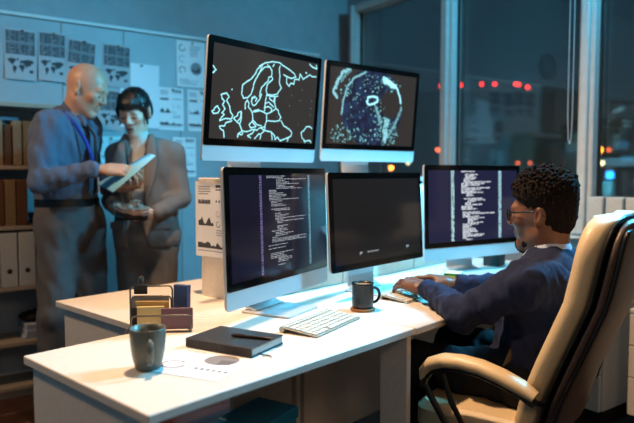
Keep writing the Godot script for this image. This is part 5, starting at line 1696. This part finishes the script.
# ---------- the standing man ----------
func standing_man() -> void:
	var at_ := Vector3(-1.235, 0, -3.01)
	var o := thing("person", "bald standing man in grey-blue shirt pointing at a sheet of paper", "person", Transform3D(Basis.IDENTITY, at_))
	var off := Transform3D(Basis.IDENTITY, -at_)
	var skin_m := mat("skin_fair", Color(0.76, 0.58, 0.48), 0.45)
	skin_m.subsurf_scatter_enabled = true
	skin_m.subsurf_scatter_strength = 0.08
	var fwd := Vector3(0.96, 0, 0.28).normalized()
	var J := {"neck": Vector3(-1.185, 1.49, -3.02), "sr": Vector3(-1.247, 1.415, -2.875), "sl": Vector3(-1.175, 1.44, -3.165), "er": Vector3(-1.25, 1.165, -2.79), "wr": Vector3(-0.985, 1.222, -2.8), "el": Vector3(-1.19, 1.17, -3.21), "wl": Vector3(-1.0, 1.13, -3.05),
		"chest": Vector3(-1.222, 1.33, -3.02), "waist": Vector3(-1.225, 1.11, -3.02), "hip": Vector3(-1.21, 1.0, -3.02), "hr": Vector3(-1.235, 0.97, -2.945), "kr": Vector3(-1.25, 0.53, -2.915), "ar": Vector3(-1.31, 0.09, -2.95), "hl": Vector3(-1.18, 0.97, -3.1), "kl": Vector3(-1.135, 0.51, -3.07), "al": Vector3(-1.165, 0.09, -3.1)}
	var look := Vector3(0.93, -0.47, 0.1)
	var head := Transform3D(basis_of(look), Vector3(-1.106, 1.603, -3.0))
	var acc := new_acc()
	var bones := []
	for b in [["hip", "waist", 0.1, 0.09], ["waist", "chest", 0.09, 0.1], ["chest", "neck", 0.09, 0.045], ["chest", "sr", 0.045, 0.04], ["chest", "sl", 0.045, 0.04], ["sr", "er", 0.042, 0.034], ["er", "wr", 0.034, 0.026], ["sl", "el", 0.042, 0.034], ["el", "wl", 0.034, 0.026], ["hip", "hr", 0.08, 0.075], ["hip", "hl", 0.08, 0.075], ["hr", "kr", 0.07, 0.048], ["hl", "kl", 0.07, 0.048], ["kr", "ar", 0.046, 0.032], ["kl", "al", 0.046, 0.032]]:
		bones.append(["c", J[b[0]], J[b[1]], b[2], b[3], 0.03])
	sdf(acc, bones, 0.016, off)
	add_head(acc, off * head, 0.005, 1.0, head.affine_inverse() * (J.neck + Vector3(0, -0.04, 0)), 0.058)
	add_hand(acc, off * hand_frame(J.wr, Vector3(0.97, -0.04, -0.12), Vector3(0.1, 0.8, 0.6), Vector3(0, 0.3, -1)), [0.25, 0.45, 0.55, 0.6], 0.8, 0.4, 1.02, 0.0045)
	add_hand(acc, off * hand_frame(J.wl, Vector3(0.85, 0.05, 0.5), Vector3(-0.3, -0.9, 0.2), Vector3(0.3, 0.2, 1)), [0.3, 0.35, 0.4, 0.4], 0.8, 0.8, 1.0, 0.0045)
	part(o, "body", acc_mesh(acc), skin_m)
	add_lashes(o, off * head, mat("lash_dark", Color(0.1, 0.07, 0.06), 0.7))
	# shirt
	var shirt := cloth("shirt_grey_blue", Color(0.38, 0.42, 0.5), 121, 0.04, 16.0)
	acc = new_acc()
	sdf(acc, [
		["c", Vector3(-1.222, 1.06, -3.02), Vector3(-1.235, 1.2, -3.02), 0.155, 0.16, 0.04, fwd, 0.8],
		["c", Vector3(-1.235, 1.2, -3.02), Vector3(-1.225, 1.34, -3.02), 0.16, 0.172, 0.05, fwd, 0.8],
		["c", Vector3(-1.238, 1.385, -2.94), Vector3(-1.195, 1.4, -3.1), 0.085, 0.085, 0.06],
		["c", Vector3(-1.21, 1.42, -3.02), J.sr, 0.07, 0.066, 0.05], ["c", Vector3(-1.21, 1.42, -3.02), J.sl, 0.07, 0.066, 0.05], ["c", Vector3(-1.205, 1.43, -3.02), Vector3(-1.188, 1.475, -3.02), 0.075, 0.062, 0.04],
		["c", J.sr, J.er, 0.07, 0.056, 0.04], ["c", J.er, J.wr - Vector3(0.02, 0, 0), 0.056, 0.038, 0.02], ["c", J.sl, J.el, 0.07, 0.056, 0.04], ["c", J.el, J.wl, 0.056, 0.038, 0.02],
	], 0.0125, off, 0.015, 13.0, 18)
	part(o, "shirt", acc_mesh(acc), shirt)
	acc = new_acc()
	sdf(acc, [["c", Vector3(-1.19, 1.475, -3.02), Vector3(-1.178, 1.505, -3.015), 0.069, 0.064, 0.02], ["c", Vector3(-1.13, 1.475, -2.985), Vector3(-1.105, 1.43, -2.965), 0.022, 0.01, 0.02], ["c", Vector3(-1.125, 1.475, -3.03), Vector3(-1.1, 1.43, -3.05), 0.022, 0.01, 0.02]], 0.009, off)
	part(o, "collar", acc_mesh(acc), shirt)
	part(o, "tie", tube([off * Vector3(-1.105, 1.44, -2.985), off * Vector3(-1.062, 1.38, -2.965), off * Vector3(-1.055, 1.28, -2.96), off * Vector3(-1.06, 1.16, -2.965), off * Vector3(-1.075, 1.1, -2.97)], [0.016, 0.02, 0.026, 0.03, 0.012], 8, 0.35, Vector3(0.3, 0, 1)), mat("tie_dark", Color(0.02, 0.022, 0.03), 0.6))
	var blue := mat("lanyard_blue", Color(0.06, 0.2, 0.6), 0.5)
	ribbon([off * Vector3(-1.225, 1.5, -2.975), off * Vector3(-1.19, 1.485, -2.93), off * Vector3(-1.13, 1.43, -2.905), off * Vector3(-1.085, 1.35, -2.915), off * Vector3(-1.055, 1.24, -2.94), off * Vector3(-1.05, 1.19, -2.95)], 0.009, blue, o)
	part(o, "badge", box(Vector3(0.005, 0.09, 0.06), 0.002), mat("badge_white", Color(0.7, 0.72, 0.75), 0.5), off * turned(-1.043, 1.145, -2.95, 0, 0.3, 0.05))
	# trousers, belt, shoes
	acc = new_acc()
	sdf(acc, [["c", Vector3(-1.222, 1.05, -3.02), Vector3(-1.213, 0.96, -3.02), 0.158, 0.165, 0.04, fwd, 0.85], ["c", J.hr, J.kr, 0.105, 0.078, 0.05], ["c", J.hl, J.kl, 0.105, 0.078, 0.05], ["c", J.kr, J.ar + Vector3(0, 0.0, 0), 0.075, 0.068, 0.03], ["c", J.kl, J.al, 0.075, 0.068, 0.03]], 0.013, off, 0.01, 10.0, 19)
	var tr := part(o, "trousers", acc_mesh(acc), cloth("grey_trousers", Color(0.36, 0.35, 0.35), 122))
	part(tr, "pocket_seam", tube([off * Vector3(-1.18, 1.02, -2.868), off * Vector3(-1.2, 0.94, -2.852), off * Vector3(-1.215, 0.9, -2.848)], 0.004, 6), mat("seam_dark", Color(0.03, 0.03, 0.03), 0.9))
	var belt := begin()
	var rings := []
	for y in [1.045, 1.047, 1.08, 1.082]:
		var r := ring(off * Vector3(-1.222, y, -3.02), fwd.cross(Vector3.UP) * -0.166, fwd * 0.139, 28)
		rings.append(r)
	skin(belt, rings, false, false)
	part(o, "belt", finish(belt), mat("belt_black", Color(0.015, 0.013, 0.012), 0.4))
	for a in ["ar", "al"]:
		shoe(o, off * Vector3(J[a].x, 0, J[a].z), fwd, mat("shoe_brown", Color(0.035, 0.022, 0.015), 0.35))
	for s in [-1, 1]:
		part(o, "eyebrow", tube([head_pt(off * head, s * 0.014, 0.026, 0.088), head_pt(off * head, s * 0.03, 0.03, 0.086), head_pt(off * head, s * 0.046, 0.025, 0.074)], [0.0025, 0.003, 0.0015], 6), mat("brow_grey", Color(0.16, 0.12, 0.1), 0.8))
	acc = new_acc()
	sdf(acc, [["c", Vector3(0.0, -0.1, 0.07), Vector3(0.04, -0.075, 0.03), 0.018, 0.012, 0.012], ["c", Vector3(0.0, -0.1, 0.07), Vector3(-0.04, -0.075, 0.03), 0.018, 0.012, 0.012], ["e", Vector3(0, -0.099, 0.07), Basis.IDENTITY, Vector3(0.022, 0.019, 0.02), 0.01], ["c", Vector3(-0.02, -0.047, 0.085), Vector3(0.02, -0.047, 0.085), 0.006, 0.006, 0.004]], 0.006, off * head, 0.003, 120.0, 6)
	part(o, "beard", acc_mesh(acc), mat("stubble", Color(0.42, 0.32, 0.27), 0.8))
	# the sheets in his hand, and the folder under them
	var c := [Vector3(-1.044, 1.154, -2.93), Vector3(-0.802, 1.297, -2.95), Vector3(-0.72, 1.281, -2.76), Vector3(-0.905, 1.12, -2.74)]
	var st := begin()
	for k in 2:
		var up := Vector3(0.0, 0.0015 - 0.003 * k, 0.0)
		if k == 0:
			quad(st, c[0] + up, c[3] + up, c[2] + up, c[1] + up)
		else:
			quad(st, c[0] + up, c[1] + up, c[2] + up, c[3] + up)
	for k in 4:
		var a: Vector3 = c[k]
		var b: Vector3 = c[(k + 1) % 4]
		var u := Vector3(0, 0.0015, 0)
		quad(st, a + u, b + u, b - u, a - u)
	solo("paper_folder", "pale blue sheet held between the standing man and the woman", "paper", finish(st), mat("sheet_pale_blue", Color(0.5, 0.78, 0.88), 0.6))

# ---------- the standing woman ----------
func standing_woman() -> void:
	var at_ := Vector3(-0.877, 0, -3.17)
	var o := thing("person", "standing woman in grey-beige blazer and white turtleneck holding a phone", "person", Transform3D(Basis.IDENTITY, at_))
	var off := Transform3D(Basis.IDENTITY, -at_)
	var skin_m := mat("skin_light", Color(0.85, 0.7, 0.61), 0.45)
	skin_m.subsurf_scatter_enabled = true
	skin_m.subsurf_scatter_strength = 0.08
	var fwd := Vector3(-0.16, 0, 1).normalized()
	var J := {"neck": Vector3(-0.905, 1.385, -3.16), "sr": Vector3(-1.015, 1.298, -3.17), "sl": Vector3(-0.742, 1.298, -3.18), "er": Vector3(-1.04, 1.065, -3.13), "el": Vector3(-0.69, 1.075, -3.13), "wr": Vector3(-0.945, 1.025, -2.945), "wl": Vector3(-0.782, 1.012, -2.955),
		"chest": Vector3(-0.877, 1.22, -3.17), "waist": Vector3(-0.877, 1.03, -3.17), "hip": Vector3(-0.877, 0.88, -3.17), "hr": Vector3(-0.95, 0.86, -3.17), "kr": Vector3(-0.945, 0.45, -3.15), "ar": Vector3(-0.945, 0.09, -3.17), "hl": Vector3(-0.805, 0.86, -3.17), "kl": Vector3(-0.8, 0.45, -3.15), "al": Vector3(-0.8, 0.09, -3.17)}
	var look := Vector3(-0.12, -0.5, 1.0)
	var head := Transform3D(basis_of(look) * Basis.from_scale(Vector3.ONE * 0.95), Vector3(-0.92, 1.51, -3.135))
	var acc := new_acc()
	var bones := []
	for b in [["hip", "waist", 0.09, 0.075], ["waist", "chest", 0.075, 0.085], ["chest", "neck", 0.07, 0.038], ["chest", "sr", 0.05, 0.038], ["chest", "sl", 0.05, 0.038], ["sr", "er", 0.034, 0.028], ["er", "wr", 0.028, 0.022], ["sl", "el", 0.034, 0.028], ["el", "wl", 0.028, 0.022], ["hip", "hr", 0.075, 0.07], ["hip", "hl", 0.075, 0.07], ["hr", "kr", 0.062, 0.044], ["hl", "kl", 0.062, 0.044], ["kr", "ar", 0.042, 0.028], ["kl", "al", 0.042, 0.028]]:
		bones.append(["c", J[b[0]], J[b[1]], b[2], b[3], 0.03])
	sdf(acc, bones, 0.016, off)
	add_head(acc, off * head, 0.005, 0.88, head.affine_inverse() * (J.neck + Vector3(0, -0.03, 0)), 0.045)
	add_hand(acc, off * hand_frame(J.wr, Vector3(0.75, -0.12, 0.35), Vector3(-0.25, -0.5, 0.9), Vector3(0.2, 1, 0.1)), [0.3, 0.4, 0.45, 0.5], 0.7, 0.6, 0.9, 0.0045)
	add_hand(acc, off * hand_frame(J.wl, Vector3(-0.85, -0.05, 0.35), Vector3(0.2, -0.4, 0.9), Vector3(-0.2, 1, 0.1)), [0.35, 0.42, 0.48, 0.5], 0.7, 0.6, 0.9, 0.0045)
	part(o, "body", acc_mesh(acc), skin_m)
	add_lashes(o, off * head, mat("lash_dark", Color(0.1, 0.07, 0.06), 0.7))
	part(o, "lips", tube([head_pt(off * head, -0.02, -0.059, 0.084), head_pt(off * head, -0.006, -0.056, 0.0945), head_pt(off * head, 0.0, -0.058, 0.095), head_pt(off * head, 0.006, -0.056, 0.0945), head_pt(off * head, 0.02, -0.059, 0.084)], [0.0015, 0.0042, 0.0045, 0.0042, 0.0015], 8, 0.6), mat("lip_red", Color(0.35, 0.1, 0.09), 0.4))
	# white turtleneck
	acc = new_acc()
	sdf(acc, [["c", Vector3(-0.877, 0.94, -3.165), Vector3(-0.877, 1.2, -3.165), 0.112, 0.125, 0.04, fwd, 0.8], ["c", Vector3(-0.877, 1.2, -3.165), Vector3(-0.89, 1.3, -3.17), 0.12, 0.08, 0.05, fwd, 0.75], ["c", Vector3(-0.895, 1.32, -3.165), Vector3(-0.905, 1.38, -3.158), 0.062, 0.054, 0.03]], 0.011, off, 0.006, 18.0, 28)
	part(o, "turtleneck", acc_mesh(acc), cloth("knit_white", Color(0.84, 0.83, 0.8), 131))
	# blazer, open at the front
	var grey := cloth("blazer_grey", Color(0.53, 0.5, 0.48), 132, 0.04, 16.0)
	acc = new_acc()
	sdf(acc, [
		["c", Vector3(-0.877, 0.9, -3.17), Vector3(-0.877, 1.05, -3.17), 0.175, 0.148, 0.05, fwd, 0.82],
		["c", Vector3(-0.877, 1.05, -3.17), Vector3(-0.877, 1.2, -3.175), 0.148, 0.163, 0.05, fwd, 0.82],
		["c", Vector3(-0.96, 1.275, -3.18), Vector3(-0.795, 1.275, -3.18), 0.08, 0.08, 0.05], ["c", Vector3(-0.89, 1.32, -3.185), J.sr, 0.062, 0.056, 0.05], ["c", Vector3(-0.87, 1.32, -3.185), J.sl, 0.062, 0.056, 0.05],
		["c", J.sr, J.er, 0.06, 0.048, 0.04], ["c", J.er, J.wr - (J.wr - J.er).normalized() * 0.015, 0.049, 0.036, 0.02], ["c", J.sl, J.el, 0.06, 0.048, 0.04], ["c", J.el, J.wl - (J.wl - J.el).normalized() * 0.015, 0.049, 0.036, 0.02],
		["-", Vector3(-0.9, 1.3, -2.99), Basis(Vector3.BACK, -0.03), Vector3(0.078, 0.42, 0.13), 0.012],
		["-", Vector3(-0.9, 0.84, -2.99), Basis(Vector3.BACK, 0.02), Vector3(0.055, 0.2, 0.13), 0.012],
		["-", Vector3(-0.905, 1.43, -3.15), Basis.IDENTITY, Vector3(0.072, 0.09, 0.09), 0.015],
		["-", Vector3(-0.877, 0.66, -3.17), Basis.IDENTITY, Vector3(0.4, 0.175, 0.4), 0.01],
	], 0.0115, off, 0.008, 11.0, 29)
	var bl := part(o, "blazer", acc_mesh(acc), grey)
	for s in [-1, 1]:
		var cx: float = -0.9 + s * 0.012
		part(bl, "lapel", tube([off * Vector3(-0.903 + s * 0.062, 1.4, -3.14), off * Vector3(cx + s * 0.06, 1.34, -3.09), off * Vector3(cx + s * 0.072, 1.25, -3.048), off * Vector3(cx + s * 0.06, 1.15, -3.035), off * Vector3(cx + s * 0.045, 1.06, -3.04)], [0.016, 0.026, 0.034, 0.024, 0.006], 8, 0.25, Vector3.RIGHT), grey)
		part(bl, "pocket_flap", box(Vector3(0.1, 0.035, 0.006), 0.002), grey, off * turned(-0.877 + s * 0.115, 0.945, -3.055 , -0.05, s * 0.55, s * -0.06))
	var blue := mat("lanyard_navy", Color(0.02, 0.05, 0.16), 0.5)
	for s in [-1, 1]:
		ribbon([off * Vector3(-0.903 + s * 0.055, 1.4, -3.15), off * Vector3(-0.9 + s * 0.052, 1.34, -3.085), off * Vector3(-0.898 + s * 0.038, 1.25, -3.062), off * Vector3(-0.892 + s * 0.008, 1.13, -3.06)], 0.006, blue, o)
	part(o, "badge", box(Vector3(0.06, 0.09, 0.004), 0.002), mat("badge_white", Color(0.7, 0.72, 0.75), 0.5), off * turned(-0.89, 1.08, -3.055, 0.0, -0.16, 0.0))
	# trousers and shoes
	acc = new_acc()
	sdf(acc, [["c", Vector3(-0.877, 0.95, -3.17), Vector3(-0.877, 0.87, -3.17), 0.125, 0.15, 0.04, fwd, 0.85], ["c", J.hr, J.kr, 0.09, 0.068, 0.04], ["c", J.hl, J.kl, 0.09, 0.068, 0.04], ["c", J.kr, J.ar, 0.066, 0.058, 0.03], ["c", J.kl, J.al, 0.066, 0.058, 0.03]], 0.013, off, 0.007, 10.0, 30)
	part(o, "trousers", acc_mesh(acc), cloth("trousers_grey_beige", Color(0.5, 0.47, 0.45), 133))
	for a in ["ar", "al"]:
		shoe(o, off * Vector3(J[a].x, 0, J[a].z), fwd, mat("shoe_black", Color(0.02, 0.018, 0.016), 0.4))
	# hair: drawn back, with a fringe of strands over the brow
	var hair := mat("hair_dark", Color(0.07, 0.06, 0.06), 0.35)
	acc = new_acc()
	sdf(acc, [["e", Vector3(0, 0.04, -0.02), Basis.IDENTITY, Vector3(0.0815, 0.09, 0.1), 0.02], ["e", Vector3(0, -0.005, -0.055), Basis.IDENTITY, Vector3(0.078, 0.08, 0.065), 0.02], ["e", Vector3(0, 0.02, -0.125), Basis.IDENTITY, Vector3(0.04, 0.04, 0.035), 0.02], ["c", Vector3(0.074, 0.03, 0.03), Vector3(0.074, -0.05, 0.03), 0.014, 0.006, 0.015], ["c", Vector3(-0.074, 0.03, 0.03), Vector3(-0.074, -0.05, 0.03), 0.014, 0.006, 0.015],
		["-", Vector3(0, -0.045, 0.1), Basis.IDENTITY, Vector3(0.068, 0.105, 0.09), 0.008], ["-", Vector3(0, -0.13, -0.0), Basis.IDENTITY, Vector3(0.2, 0.075, 0.2), 0.01]], 0.0055, off * head, 0.004, 60.0, 31)
	var h := part(o, "hair", acc_mesh(acc), hair)
	var st := begin()
	var g := RandomNumberGenerator.new()
	g.seed = 44
	for k in 34:
		var u := (k + 0.5) / 34.0 * 2.0 - 1.0
		var x := u * 0.066
		var zf := 0.094 - 0.05 * u * u
		var low := 0.05 - 0.012 * absf(u) + g.randf_range(-0.008, 0.006)
		add_tube(st, [off * head * Vector3(x * 0.7, 0.115, 0.035), off * head * Vector3(x * 0.95, 0.088, zf - 0.018), off * head * Vector3(x, 0.055, zf + 0.004), off * head * Vector3(x + g.randf_range(-0.004, 0.004), low, zf + 0.005)], [0.005, 0.005, 0.0042, 0.0012], 5)
	part(h, "fringe", finish(st), hair)
	# phone and wrist watch
	var ph := thing("smartphone", "dark phone held flat in the standing woman's hands", "phone", Transform3D(Basis.from_euler(Vector3(0.5, 0.1, -0.05)), Vector3(-0.872, 1.006, -2.9)))
	part(ph, "case", slab(round_rect(0.15, 0.075, 0.01, 4), -0.004, 0.004, 0.0015), mat("phone_black", Color(0.015, 0.015, 0.018), 0.25), Transform3D(Basis(Vector3.RIGHT, -PI / 2), Vector3.ZERO))
	part(ph, "glass_front", slab(round_rect(0.14, 0.067, 0.008, 4), 0.004, 0.0046, 0.0002), mat("phone_glass", Color(0.03, 0.03, 0.035), 0.08), Transform3D(Basis(Vector3.RIGHT, -PI / 2), Vector3.ZERO))
	var d := (J.el - J.wl).normalized() as Vector3
	part(o, "wrist_watch", tube([off * (J.wl + d * 0.002), off * (J.wl + d * 0.014)], 0.0275, 14), mat("watch_black", Color(0.02, 0.02, 0.022), 0.4))
